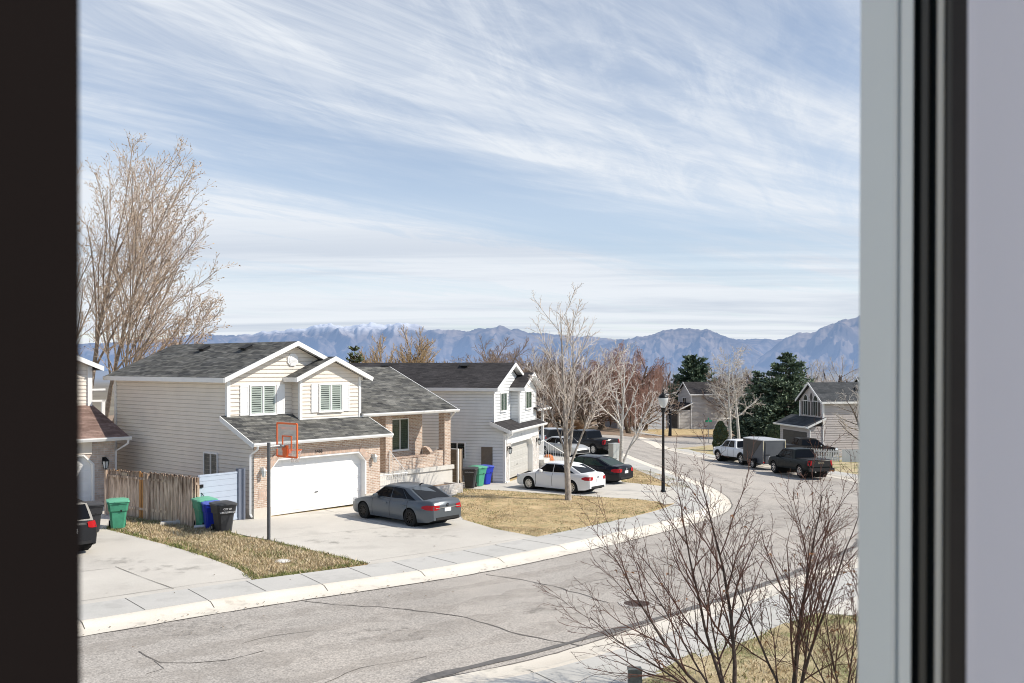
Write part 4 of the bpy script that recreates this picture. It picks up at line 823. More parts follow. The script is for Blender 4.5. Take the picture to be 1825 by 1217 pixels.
    # lamps, trim
    def wrap(nm, m, z0_, z1_, inx, iny, front=False, off=.012):
        sg = 1 if front else -1
        for s in (1, -1):
            mb = MB(); P = []; xe = L/2-.012
            path = [(L/2-inx*k/4, None) for k in (4, 3, 2, 1)]+[(xe, 1-.25*iny*0)]
            pts = []
            for k in (4, 3, 2, 1): x = L/2-.06-(inx-.06)*k/4; pts.append((x, 1., 1.))
            pts.append((L/2-.06, 1., 1.)); pts.append((L/2-.012, .955, 0)); pts.append((L/2+.004, .955-iny*.5, 0)); pts.append((L/2+.006, .955-iny, 0))
            for i, (x, yk, q) in enumerate(pts):
                tap = min(1, (i+1.2)/3.2) if i < 3 else (1. if i < 7 else .8)
                for v in (0, 1):
                    zz = z0_+(z1_-z0_)*(.5+(v-.5)*tap); y = surf(sg*min(x, L/2-.01), zz)*yk+off*q; P.append((sg*(x+(off if q == 0 else 0)), s*y, zz))
            F_ = [(2*i, 2*i+1, 2*i+3, 2*i+2) for i in range(len(pts)-1)]; mb.add(P, F_); mb.build(nm, m, h, smooth=60)
    tl = S['tail']; wrap('tail_lamp', 'red_lamp', tl[0], tl[1], tl[2], tl[3]); hl = S['head']; wrap('headlamp', 'lamp_clear', hl[0], hl[1], hl[2], hl[3], True)
    xe = L/2+.012
    def rear_box(nm, m, y0, y1, za, zb_, d=.02): mb = MB(); mb.box(-xe-d, y0, za, -xe+.06, y1, zb_); return mb.build(nm, m, h)
    pz = S.get('plate_z', H*.62); rear_box('number_plate', 'plate', -.16, .16, pz, pz+.15, .012)
    bz = S.get('bump_z', gc+.06); 
    if S.get('diffuser', True): rear_box('rear_trim', 'trim_black', -Wd*.32, Wd*.32, bz+.06, bz+.16, .002)
    if S.get('emblem'):
        mb = MB(); M = Matrix.Translation((-xe+.01, 0, S['emblem'])) @ Matrix.Rotation(R(-90), 4, 'Y'); mb.lathe([(.0, .02), (.045, .02), (.06, .025), (.06, 0)], 14, M); b = mb.build('emblem', 'chrome' if S['paint'] != 'paint_grey' else 'trim_black', h)
        mb = MB(); mb.tube([M @ Vector((.035, -.035, .028)), M @ Vector((-.03, 0, .028)), M @ Vector((.035, .035, .028))], .007, 4); mb.build('emblem_mark', 'chrome', b)
    mb = MB(); mb.box(L/2-.01, -Wd*.34, gc+.12, L/2+.015, Wd*.34, gc+.36); mb.build('grille', 'trim_black', h)
    for s in (1, -1):
        for xd in S['seams']:
            mb = MB(); P = []; zs = [gc+.1+(zt(xd)-gc-.13)*k/8 for k in range(9)]
            for z in zs: P += [(xd-.012, s*(surf(xd, z)+.003), z), (xd+.012, s*(surf(xd, z)+.002), z)]
            mb.add(P, [(2*i, 2*i+1, 2*i+3, 2*i+2) for i in range(8)]); mb.build('door_seam', 'trim_black', h)
        for xd in S['handles']:
            z = H*.84; y = surf(xd, z); mb = MB(); mb.box(xd-.1, s*y-.01, z-.015, xd+.1, s*y+.03, z+.02); mb.build('door_handle', S.get('handle_m', pm), h)
        xm = gh['b1']-S.get('mir', .5); mb = MB(); M = Matrix.Translation((xm, s*(surf(xm, H)+.14), H+.1)) @ Matrix.Diagonal((.7, 1.1, .75, 1)); mb.lathe([(0, -.11), (.09, -.09), (.12, 0), (.1, .08), (0, .11)], 10, M); mb.box(xm-.03, s*surf(xm, H)*.93 if s > 0 else s*(surf(xm, H)+.1), H+.02, xm+.04, s*(surf(xm, H)+.1) if s > 0 else s*surf(xm, H)*.93, H+.07); mb.build('wing_mirror', S.get('mirror_m', pm), h, smooth=50)
    if S.get('flares'):
        for a in axles:
            for s in (1, -1):
                mb = MB(); P = []
                for k in range(13):
                    t = math.pi*k/12; 
                    for rr, o in ((ar*.99, .01), (ar*.99, .05), (ar*1.17, .03)): x, z = a+rr*math.cos(t), wr+rr*math.sin(t); P.append((x, s*(surf(x, min(z, H))+o), z))
                F_ = [(3*i+j, 3*i+j+1, 3*i+j+4, 3*i+j+3) for i in range(12) for j in (0, 1)]; mb.add(P, F_); mb.build('wheel_arch_flare', 'trim_black', h, smooth=50)
    return h, surf, zt, grid
def sedan(paint_m, L=4.87, W=1.83, wb=2.8, H=.93, roof=1.45, **kw):
    f, r = L/2-.92, L/2-(L-wb-.92)
    d = dict(L=L, W=W, gc=.2, wr=.335, axles=(-r, f), belt=H, paint=paint_m, seams=(.95, -.1, -1.12), handles=(.15, -.92), tail=(.7, .88, .5, .36), head=(.62, .74, .3, .3),
        top=[(-L/2, .86), (-L/2+.06, .99), (-L/2+.16, 1.03), (-L/2+.6, 1.03), (-L/2+1.2, H+.06), (0, H+.02), (L/2-1.55, H+.03), (L/2-.9, .88), (L/2-.35, .77), (L/2-.08, .66), (L/2, .52)],
        cabin=dict(b0=-L/2+.42, b1=L/2-1.28, r0=-.95, r1=.42, ny=.68, roof=[(-1.2, roof-.07), (-.75, roof-.025), (-.2, roof), (.2, roof-.01), (.6, roof-.06)], win=[(.62, .965, .0, .015), (.3, .6, .0, .0), (.13, .285, .1, .0)], rv0=.16), plate_z=.62, emblem=.86)
    d.update(kw); return d
ax = (-.733, .68)
gs, sf, zf, gr = vehicle('parked_car', 'grey sedan with black wheels parked nose-in before the white garage door', 'car', (-4.22, 37.5), ax, sedan('paint_grey', rim='rim_black', spokes=10), 'cars parked on the drives')
mb = MB(); mb.tube([(-.85, 0, 1.46), (-.98, 0, 1.55), (-1.08, 0, 1.545)], [.03, .02, .008], 5); mb.build('roof_aerial', 'trim_black', gs)
mb = MB(); mb.box(-2.46, -.62, .76, -2.44, .62, .785); mb.build('chrome_strip', 'chrome', gs)
ax2 = (-.776, .63)
vehicle('parked_car', 'white sedan with bright multi-spoke wheels parked behind the bare front lawn tree', 'car', (2.5, 49.0), ax2, sedan('paint_white', L=4.65, W=1.78, wb=2.7, roof=1.46, H=.95, spokes=10, tail=(.72, .9, .42, .3)), 'cars parked on the drives')
vehicle('parked_car', 'glossy black sedan parked just beyond the white sedan', 'car', (4.45, 54.4), ax2, sedan('paint_black', L=4.95, W=1.85, wb=2.83, roof=1.46, glass='car_glass_clear', tail=(.7, .9, .45, .32)), 'cars parked on the drives')
vehicle('parked_car', 'silver sedan facing the street on the drive beyond the grey garage', 'car', (4.1, 75.4), (.62, -.785), sedan('paint_silver', L=4.6, W=1.8, wb=2.7, roof=1.46, spokes=6, rim='rim_silver'), 'cars parked on the drives')
def suv(paint_m, L=4.75, W=1.88, H=1.02, roof=1.7, **kw):
    d = dict(L=L, W=W, gc=.24, wr=.36, axles=(-L/2+1.0, L/2-.93), belt=H, paint=paint_m, seams=(.85, -.2, -1.2), handles=(.1, -.95), tail=(.86, 1.08, .5, .3), head=(.75, .92, .5, .3), nose=.9, taper=.17,
        top=[(-L/2, .96), (-L/2+.05, 1.08), (-L/2+.2, H+.05), (0, H+.02), (L/2-1.35, H+.04), (L/2-.6, .98), (L/2-.12, .84), (L/2, .62)],
        cabin=dict(b0=-L/2+.1, b1=L/2-1.2, r0=-L/2+.42, r1=.5, ny=.7, roof=[(-L/2+.3, roof-.1), (-1.2, roof-.02), (-.3, roof), (.3, roof-.02), (.7, roof-.08)], win=[(.66, .965, 0, .01), (.38, .645, 0, 0), (.08, .36, .05, 0)], rv0=.14), plate_z=.72, emblem=.93)
    d.update(kw); return d
vehicle('parked_suv', 'dark grey SUV cut off by the dark window edge at the left', 'SUV', (-15.62, 31.55), ax, suv('paint_charcoal', rim='rim_silver', spokes=5), 'SUVs parked on the drives')
vehicle('parked_suv', 'pale silver SUV at the back of the far drive beside the white porch post', 'SUV', (3.5, 86.5), (-.45, .89), suv('paint_pale_silver'), 'SUVs parked on the drives')
vehicle('parked_suv', 'charcoal SUV between the silver sedan and the pale silver SUV', 'SUV', (4.9, 82.2), (.6, -.8), suv('paint_charcoal', roof=1.75), 'SUVs parked on the drives')
def pickup(paint_m, L=5.85, W=2.0, H=1.18, roof=1.88, **kw):
    d = dict(L=L, W=W, gc=.42, wr=.42, axles=(-L/2+1.2, L/2-.95), belt=H, paint=paint_m, seams=(1.35, .35, -.6), handles=(.5, -.45), tail=(.88, 1.24, .16, .12), head=(.88, 1.1, .3, .3), nose=.5, taper=.1, crown=.02,
        top=[(-L/2, 1.2), (-L/2+.02, 1.25), (-.9, 1.25), (-.72, H+.06), (1.0, H+.05), (L/2-1.2, H+.06), (L/2-.4, 1.14), (L/2-.08, 1.04), (L/2, .8)],
        bottom=[(-L/2, .6), (-L/2+.6, .52), (L/2-.6, .46), (L/2, .5)],
        cabin=dict(b0=-.85, b1=1.72, r0=-.68, r1=.95, ny=.74, roof=[(-.8, roof-.05), (-.4, roof), (.5, roof), (1.1, roof-.05)], win=[(.55, .95, 0, .02), (.12, .51, .03, 0)], rv0=.12), plate_z=.52, diffuser=False, emblem=None)
    d.update(kw); return d
def pickup_extras(h, L=5.85, W=2.0, cover='trim_black', bump='trim_black', letters=None):
    mb = MB(); mb.box(-L/2+.06, -W/2+.2, 1.262, -.95, W/2-.2, 1.29); mb.build('bed_cover', cover, h)
    mb = MB(); mb.box(-L/2-.16, -W/2+.06, .5, -L/2+.03, W/2-.06, .72); mb.build('rear_bumper', bump, h)
    mb = MB(); mb.box(-L/2-.014, -W/2+.28, .8, -L/2+.01, W/2-.28, 1.2); mb.build('tailgate', h.children[0].data.materials[0], h)
    mb = MB(); mb.tube([(-L/2-.05, .45, .44), (-L/2+.7, .45, .48)], .05, 8); mb.build('exhaust', 'chrome', h)
    if letters: text('tailgate_lettering', letters, .15, 'chrome', h, Matrix.Translation((-L/2-.018, 0, 1.06)) @ Matrix.Rotation(R(-90), 4, 'Z') @ Matrix.Rotation(R(90), 4, 'X'))
p = vehicle('pickup_truck', 'dark green-black pickup parked nearest at the kerb behind the grey trailer', 'pickup', (20.7, 68.3), (-.22, .975), pickup('paint_dark_green', spokes=6), 'pickup trucks parked along the street')[0]; pickup_extras(p, letters='SIERRA')
p = vehicle('pickup_truck', 'white pickup with black wheel arches parked ahead of the grey trailer', 'pickup', (19.15, 79.6), (-.3, .955), pickup('paint_white', flares=True, spokes=6), 'pickup trucks parked along the street')[0]; pickup_extras(p, bump='chrome')
p = vehicle('pickup_truck', 'dark brown pickup side-on behind the white picket fence', 'pickup', (26.8, 87.3), (.99, .1), pickup('paint_brown', spokes=6, mirror_m='chrome', handle_m='chrome', dz=-.1), 'pickup trucks parked along the street')[0]; pickup_extras(p)
p = vehicle('pickup_truck', 'black pickup with covered bed on the far drive behind the silver sedan', 'pickup', (6.35, 79.2), (-.6, .8), pickup('paint_black'), 'pickup trucks parked along the street')[0]; pickup_extras(p)
# box trailer
mat('trailer_grey', (.1, .108, .12), .5, .12, 1.2, metal=.2); mat('trailer_dark', (.05, .045, .04), .5, .12, 1.5, metal=.2); mat('trailer_roof', (.55, .56, .58), .4, metal=.3)
def trailer():
    c = (19.75, 74.3); e = (-.26, .965); h = empty('box_trailer', (*c, g(*c)), math.atan2(e[1], e[0]), 'grey enclosed box trailer parked between the white and the dark green pickup', 'trailer')
    l, w, b, t = 1.55, .95, .42, 2.2
    mb = MB(); mb.prism([(-l, -w, b), (l, -w, b), (l+.55, 0, b), (l, w, b), (-l, w, b)], (0, 0, t-b)); mb.build('body', 'trailer_grey', h)
    mb = MB(); mb.prism([(-l-.02, -w-.03, t), (l, -w-.03, t), (l+.6, 0, t), (l, w+.03, t), (-l-.02, w+.03, t)], (0, 0, .07)); mb.build('roof', 'trailer_roof', h)
    mb = MB(); mb.prism([(-l+.2, w+.004, t-.02), (l, w+.004, t-.02), (l, w+.004, b+.02), (l-.9, w+.004, b+.02)], (0, .012, 0)); mb.build('side_panel', 'trailer_dark', h)
    mb = MB(); mb.box(-l-.03, -w+.1, b+.05, -l-.003, w-.1, t-.08); d = mb.build('rear_door', 'trailer_grey', h)
    mb = MB()
    for y in (-w+.14, w-.14): mb.tube([(-l-.045, y, b+.1), (-l-.045, y, t-.1)], .018, 5)
    mb.box(-l-.06, w-.5, 1.1, -l-.03, w-.2, 1.16); mb.build('door_bar', 'trim_black', d)
    mb = MB(); mb.box(-l-.012, -w-.02, b-.02, -l+.03, -w+.05, t); mb.box(-l-.012, w-.05, b-.02, -l+.03, w+.02, t); mb.build('corner_trim', 'chrome', h)
    for s in (1, -1):
        wheel(h, -.2, s*(w+.1), .34, .2, 'rim_silver', 6, s)
        mb = MB(); y0, y1 = (w, w+.25) if s > 0 else (-w-.25, -w); mb.prism([(-.65, y0, .5), (-.55, y0, .78), (.15, y0, .78), (.25, y0, .5), (.2, y0, .5), (.12, y0, .74), (-.52, y0, .74), (-.6, y0, .5)], (0, y1-y0, 0)); mb.build('mudguard', 'trim_black', h)
    mb = MB(); mb.tube([(l+.5, 0, .45), (l+1.3, 0, .45)], .05, 6); mb.tube([(l+.9, 0, .5), (l+.9, 0, .04)], .03, 6); mb.build('drawbar', 'trim_black', h)
    for s in (1, -1):
        mb = MB(); mb.box(-l-.03, s*(w-.02)-.05, .5, -l-.0, s*(w-.02)+.05, .62); mb.build('tail_lamp', 'red_lamp', h)
trailer()
# ------------------------------------------------------------------ wheelie bins
mat('bin_green', (.07, .32, .2), .55, .18, 4); mat('bin_black', (.035, .036, .04), .5, .1, 4); mat('bin_blue', (.012, .035, .42), .45, .06, 4); mat('bin_green_lid', (.13, .42, .27), .5, .05, 4); mat('bin_black_lid', (.055, .056, .06), .5, .08, 4); mat('bin_blue_lid', (.08, .12, .5), .45, .05, 4); mat('white_print', (.75, .75, .75), .6)
def bin_(c, face, col, label, s=1., lines=None, group='wheelie bins by the garages'):
    h = empty('wheelie_bin', (c[0], c[1], g(*c)), math.atan2(face[1], face[0])+R(90), label, 'bin', group)  # front is local -y
    w0, w1, d0, d1, H = .24*s, .33*s, .27*s, .38*s, 1.0*s
    def ring(z, k, extra=0.): 
        w, d = w0+(w1-w0)*k+extra, d0+(d1-d0)*k+extra; c_ = .07*s
        return [(-w+c_, -d, z), (w-c_, -d, z), (w, -d+c_, z), (w, d-c_, z), (w-c_, d, z), (-w+c_, d, z), (-w, d-c_, z), (-w, -d+c_, z)]
    rings = [ring(.03*s, 0), ring(.6*s, .57), ring(.66*s, .64), ring(.68*s, .66, .03), ring(.93*s, .92, .035), ring(.94*s, .94, .05), ring(H, 1, .05)]
    mb = MB(); vs = [p for r in rings for p in r]; fs = [(i*8+j, i*8+(j+1) % 8, (i+1)*8+(j+1) % 8, (i+1)*8+j) for i in range(len(rings)-1) for j in range(8)]; fs += [tuple(range(8))[::-1], tuple(8*(len(rings)-1)+j for j in range(8))]; mb.add(vs, fs); mb.build('body', 'bin_'+col, h, smooth=25)
    mb = MB(); a, b = ring(H+.004, 1, .07), ring(H+.05*s, 1, .06); t = [(p[0]*.7, p[1]*.7, H+.1*s) for p in ring(0, 1, .0)]; vs = a+b+t; fs = [(i*8+j, i*8+(j+1) % 8, (i+1)*8+(j+1) % 8, (i+1)*8+j) for i in (0, 1) for j in range(8)]+[tuple(range(8))[::-1], tuple(range(16, 24))]; mb.add(vs, fs); mb.box(-.12*s, -d1-.1*s, H+.01, .12*s, -d1-.05, H+.045); mb.build('lid', 'bin_'+col+'_lid', h, smooth=25)
    mb = MB(); mb.tube([(-w1*.8, d1+.1*s, H-.04), (w1*.8, d1+.1*s, H-.04)], .018, 6); 
    for x in (-w1*.7, w1*.7): mb.box(x-.02, d1-.02, H-.09, x+.02, d1+.11*s, H-.02)
    mb.build('handle', 'bin_'+col, h)
    mb = MB(); mb.box(-.13*s, -d1*.9-.035, .72*s, .13*s, -d1*.9+.03, .77*s); mb.box(.07*s, -d1*.9-.037, .66*s, .13*s, -d1*.9+.03, .73*s); mb.build('lift_slot', 'trim_black', h)
    for x in (-w0-.03, w0+.03):
        mb = MB(); M = Matrix.Translation((x, d0+.06, .13*s)) @ Matrix.Rotation(R(90), 4, 'Y'); mb.lathe([(0, -.03), (.13*s, -.03), (.13*s, .03), (0, .03)], 14, M); wv = mb.build('wheel', 'tyre', h, smooth=40)
        mb = MB(); mb.lathe([(.0, -.036), (.06*s, -.034)], 10, M); mb.lathe([(.06*s, .034), (0, .036)], 10, M); mb.build('hub', 'rim_silver', wv)
    if lines:
        for i, tx in enumerate(lines): text('bin_lettering', tx, .085*s if len(lines) > 1 else .07*s, 'white_print', h, Matrix.Translation((0, -d1*.97-.045-(.0 if i == 0 else -.008), .86*s-.12*i*s)) @ Matrix.Rotation(R(82), 4, 'X'))
    return h
fr1 = (.55, -.83)
bin_(G(163, 948), (.5, -.87), 'black', 'black wheelie bin beside the green one, partly hidden by the dark SUV')
bin_(G(210, 941), (.42, -.9), 'green', 'green wheelie bin standing alone before the left end of the wooden fence')
bin_(G(364, 938), (.6, -.8), 'green', 'green wheelie bin hidden behind the blue and black ones at the fence end')
bin_(G(377, 941), (.5, -.87), 'blue', 'blue wheelie bin squeezed between green and black at the fence end', .93)
bin_(G(398, 947), (.62, -.78), 'black', 'black wheelie bin with white lettering beside the blue vinyl gate', 1., ['CITY OF', 'WEST JORDAN'])
bin_(G(838, 869), (-.1, -1), 'black', 'black wheelie bin in front of the green one by the pale grey house', .98, ['WEST JORDAN'])
bin_(G(851, 866), (.75, -.66), 'green', 'green wheelie bin between the black and the blue at the pale grey house', .98)
bin_(G(864, 863), (.75, -.66), 'blue', 'blue wheelie bin against the siding of the pale grey house', .95)
# ------------------------------------------------------------------ fences
mat('old_wood', (.25, .155, .1), .9, .45, 5, .4, c2=(.66, .54, .44), streak=(2.6, 2.6, .22))
def weathered():
    m = MATS['old_wood']; N, L = m.node_tree.nodes, m.node_tree.links; b = N['Principled BSDF']; old = b.inputs['Base Color'].links[0].from_socket
    tc = N.new('ShaderNodeTexCoord'); sp = N.new('ShaderNodeSeparateXYZ'); L.new(tc.outputs['Object'], sp.inputs['Vector']); no = N.new('ShaderNodeTexNoise'); no.inputs['Scale'].default_value = 2.2; mp = N.new('ShaderNodeMapping'); mp.inputs['Scale'].default_value = (4, 4, .8); L.new(tc.outputs['Object'], mp.inputs['Vector']); L.new(mp.outputs['Vector'], no.inputs['Vector'])
    a = N.new('ShaderNodeMath'); a.operation = 'MULTIPLY_ADD'; L.new(no.outputs['Fac'], a.inputs[0]); a.inputs[1].default_value = -2.4; L.new(sp.outputs['Z'], a.inputs[2])
    rp = N.new('ShaderNodeValToRGB'); rp.color_ramp.elements[0].position = 0; rp.color_ramp.elements[1].position = .75; rp.color_ramp.elements[0].color = (1.55, 1.5, 1.45, 1); rp.color_ramp.elements[1].color = (.5, .43, .38, 1); L.new(a.outputs[0], rp.inputs['Fac'])
    mx = N.new('ShaderNodeMixRGB'); mx.blend_type = 'MULTIPLY'; mx.inputs['Fac'].default_value = 1; L.new(old, mx.inputs['Color1']); L.new(rp.outputs['Color'], mx.inputs['Color2']); L.new(mx.outputs['Color'], b.inputs['Base Color'])
weathered(); mat('new_wood', (.55, .27, .1), .85, .3, 5, .3, streak=(9, 9, .7)); mat('tan_wood', (.42, .33, .24), .85, .25, 5, .3, streak=(9, 9, .7)); mat('dark_wood', (.1, .06, .035), .9, .3, 5, .3, streak=(5, 5, .5)); mat('vinyl_blue', (.44, .495, .585), .5, .05, 1); mat('vinyl_post', (.16, .18, .23), .5, .05, 1); mat('vinyl_white', (.72, .73, .74), .5, .05, 1); mat('slat_brown', (.16, .13, .1), .8, .2, 3)
def board_fence(name, a, b, H, m, label, bw=.14, seed=1, group=None, alt=None, dog=True):
    rnd = random.Random(seed); L = math.dist(a, b); ang = math.atan2(b[1]-a[1], b[0]-a[0]); z = g(*a); h = empty(name, (a[0], a[1], z), ang, label, 'fence', group); n = int(L/bw); bw = L/n; mb = MB(); m2 = MB()
    for i in range(n):
        x0, x1 = i*bw+.006, (i+1)*bw-.006; hh = H*rnd.uniform(.975, 1.02); zz = g(a[0]+(b[0]-a[0])*i/n, a[1]+(b[1]-a[1])*i/n)-z-.05; y = rnd.uniform(-.012, .012); k = .035 if dog else 0.001; lean = rnd.uniform(-.008, .008)
        t = m2 if (alt and i in alt) else mb; t.prism([(x0, y-.012, zz), (x1, y-.012, zz), (x1+lean, y-.012, zz+hh-k), (x1-k+lean, y-.012, zz+hh), (x0+k+lean, y-.012, zz+hh), (x0+lean, y-.012, zz+hh-k)], (0, .024, 0))
    mb.build('boards', m, h)
    if m2.v: m2.build('new_boards', 'new_wood', h, label='fresh orange-brown replacement boards')
    mb = MB()
    for zz in (.35, H-.35): mb.box(0, .026, zz, L, .07, zz+.09)
    mb.build('rail', m, h)
    for x in (0.05, L/2, L-.05): mb = MB(); mb.box(x-.05, .075, -.1, x+.05, .17, H-.08); mb.build('post', m, h)
    return h
fa, fb = G(207, 918), G(349, 938)
fn = board_fence('wooden_fence', fa, (fb[0], fb[1]), 1.9, 'old_wood', 'weathered wooden board fence with two orange boards behind the green bins', .125, 3, alt=(0, 1, 12, 13))
mb = MB(); mb.box(.42, -.05, 1.62, .78, -.02, 1.76); mb.build('cross_board', 'tan_wood', fn)
board_fence('wooden_fence', (fb[0]-.05, fb[1]+.15), H1.world(-3.2, 5.5), 1.9, 'old_wood', 'weathered wooden side fence running back beside the beige house', .14, 4)
def vinyl_gate():
    a = H1.world(H1.u(352, .3), .3); b = H1.world(-.22, .3); L = math.dist(a, b); h = empty('vinyl_gate', (a[0], a[1], g(*a)), math.atan2(b[1]-a[1], b[0]-a[0]), 'pale blue vinyl double gate beside the pink brick garage', 'gate')
    mid = L-2.02; 
    for x0, x1 in ((0.02, mid-.01), (mid+.01, L-.34)):
        mb = MB(); n = 8; hh = 1.82
        for i in range(n): mb.box(x0, -.02, .06+hh*i/n, x1, .025, .06+hh*(i+1)/n-.007)
        mb.box(x0, -.035, .02, x1, .035, .1); mb.box(x0, -.035, 1.83, x1, .035, 1.9); mb.build('gate_leaf', 'vinyl_blue', h)
    mb = MB(); mb.box(L-.33, -.08, -.1, L-.02, .12, 2.0); mb.build('gate_post', 'vinyl_post', h)
    mb = MB(); mb.box(mid-.12, -.07, 1.42, mid+.16, -.03, 1.54); mb.tube([(mid-.12, -.06, 1.45), (mid-.25, -.06, 1.38)], .015, 5); mb.build('latch', 'black_metal', h)
    for s in (-1, 1):
        mb = MB(); x = mid+s*.1; mb.tube([(x, -.03, 1.22), (x+s*.05, -.07, 1.13), (x+s*.05, -.07, 1.03), (x, -.03, .94)], .016, 5); mb.build('handle', 'black_metal', h)
vinyl_gate()
def slat_panel():
    a, b = H2.world(-1.2, 3.8), H2.world(-.9, 4.7); a = (-4.0, 51.6); b = (-2.9, 51.0)
    h = empty('slatted_screen', (*b, g(*b)), math.atan2(a[1]-b[1], a[0]-b[0]), 'brown horizontal slat fence panel with white edge behind the black bin', 'fence'); mb = MB()
    for i in range(9): mb.box(.06, -.02, .05+.2*i, 1.3, .02, .05+.2*i+.185)
    mb.build('slats', 'slat_brown', h); mb = MB(); mb.box(-.02, -.05, -.1, .06, .05, 1.9); mb.box(1.3, -.05, -.1, 1.4, .05, 1.9); mb.box(.06, -.03, 1.86, 1.3, .03, 1.9); mb.build('edge_trim', 'vinyl_white', h)
slat_panel()
board_fence('wooden_fence', (-2.86, 51.2), (-2.7, 52.9), 1.88, 'tan_wood', 'short tan wooden fence panel next to the brown slat panel', .14, 8)
board_fence('wooden_gate', (-2.35, 53.3), (-1.55, 52.55), 1.95, 'tan_wood', 'open tan wooden gate leaf against the pale grey house siding', .14, 9)['category'] = 'gate'
mb = MB(); mb.box(-.32, -.03, 0, .32, .03, 1.95); o = mb.build('leaning_board', 'slat_brown'); o.location = (-1.38, 52.25, g(-1.38, 52.25)); o.rotation_euler = (0, 0, R(-15)); tag(o, 'dark brown board panel leaning by the open wooden gate', 'board')
def picket():
    a, b = (26.3, 84.7), (28.9, 83.2); L = math.dist(a, b); h = empty('picket_fence', (a[0], a[1], g(*a)), math.atan2(b[1]-a[1], b[0]-a[0]), 'low white picket fence behind the dark green pickup', 'fence'); n = int(L/.145); mb = MB()
    for i in range(n):
        x = i*.145; z = g(a[0]+(b[0]-a[0])*i/n, a[1]+(b[1]-a[1])*i/n)-g(*a); mb.prism([(x-.04, 0, z-.05), (x+.04, 0, z-.05), (x+.04, 0, z+.95), (x, 0, z+1.03), (x-.04, 0, z+.95)], (0, .022, 0))
    mb.build('pickets', 'vinyl_white', h); mb = MB(); dz = g(*b)-g(*a)
    for zz in (.25, .75): mb.prism([(0, .024, zz), (L, .024, zz+dz), (L, .024, zz+.09+dz), (0, .024, zz+.09)], (0, .04, 0))
    mb.build('rail', 'vinyl_white', h)
picket()
mb = MB(); 
for i in range(24): mb.box(.155*i, -.012-.004*(i % 2), -.2, .155*i+.15, .012, 1.05)
o = mb.build('vinyl_fence', 'vinyl_white'); o.location = (28.95, 83.2, g(28.95, 83.2)); o.rotation_euler = (0, 0, R(-8)); tag(o, 'solid white vinyl fence continuing the picket fence to the right', 'fence')
board_fence('wooden_fence', (33, 138), (47, 144), 2.2, 'dark_wood', 'long dark brown board fence across the side street behind the birches', .3, 12)
# ------------------------------------------------------------------ hoop
mat('galvanised', (.3, .31, .32), .4, .15, 4, metal=.7); mat('pole_grey', (.11, .115, .125), .45, .2, 3, metal=.4); mat('hoop_orange', (.85, .16, .04), .45); mat_glass('acrylic', (.8, .74, .72), .5, .1); mat('net', (.75, .73, .7), .8)
def hoop():
    b = G(479, 962); d = Vector((H1.d[0], H1.d[1], 0)); n = Vector((H1.n[0], H1.n[1], 0)); h = empty('basketball_hoop', (b[0], b[1], g(*b)), R(51), 'basketball hoop with orange-framed clear backboard on a grey steel pole', 'basketball hoop')
    ang = -h.rotation_euler.z; mb = MB(); mb.tube([(0, 0, -.2), (0, 0, 1.0), (0, 0, 3.38)], .06, 12); mb.build('pole', 'pole_grey', h, smooth=40)
    mb = MB(); mb.tube([(0, 0, 3.24), (.5, 0, 3.24), (.74, 0, 3.2)], .05, 8); mb.tube([(0, 0, 3.1), (.6, 0, 3.2)], .02, 6); mb.build('arm', 'galvanised', h, smooth=40)
    # the board faces along local +x
    x = .78; Wb, z0, z1 = .56, 2.82, 4.02
    P = lambda y, z, o=0.: (x+o, y, z)
    mb = MB(); mb.add([P(-Wb, z0), P(Wb, z0), P(Wb, z1), P(-Wb, z1)], [(0, 1, 2, 3)]); bd = mb.build('backboard', 'acrylic', h)
    mb = MB()
    def bar(y0, y1, za, zb): mb.box(x-.02, y0, za, x+.02, y1, zb)
    bar(-Wb-.03, -Wb+.02, z0, z1); bar(Wb-.02, Wb+.03, z0, z1); bar(-Wb+.02, Wb-.02, z0-.02, z0+.04); bar(-Wb+.02, Wb-.02, z1-.04, z1+.02)
    bar(-.27, -.23, 3.05, 3.58); bar(.23, .27, 3.05, 3.58); bar(-.23, .23, 3.54, 3.58); mb.build('board_frame', 'hoop_orange', bd)
    mb = MB(); mb.box(x-.12, -.1, 2.84, x-.02, .1, 3.24); mb.box(x+.02, -.09, 2.95, x+.12, .09, 3.1); mb.build('mount', 'hoop_orange', h)
    M = Matrix.Translation((x+.025, 0, 3.83)) @ Matrix.Rotation(R(90), 4, 'Z') @ Matrix.Rotation(R(90), 4, 'X'); text('board_lettering', 'SPORT COURT', .14, 'hoop_orange', bd, M)
    mb = MB(); c = Vector((x+.36, 0, 3.05)); Q = [c+Vector((.23*math.cos(R(t)), .23*math.sin(R(t)), 0)) for t in range(0, 361, 20)]; mb.tube(Q, .012, 6); rm = mb.build('rim', 'hoop_orange', h, smooth=60)
    mb = MB()
    for k in range(12):
        for s in (1, -1):
            pts = []
            for j in range(6): t = R(30*k+s*15*j); r = .225-.1*(j/5)**.7; pts.append(c+Vector((r*math.cos(t), r*math.sin(t), -.02-.085*j)))
            mb.tube(pts, .008, 3)
    mb.build('net', 'net', rm)
hoop()
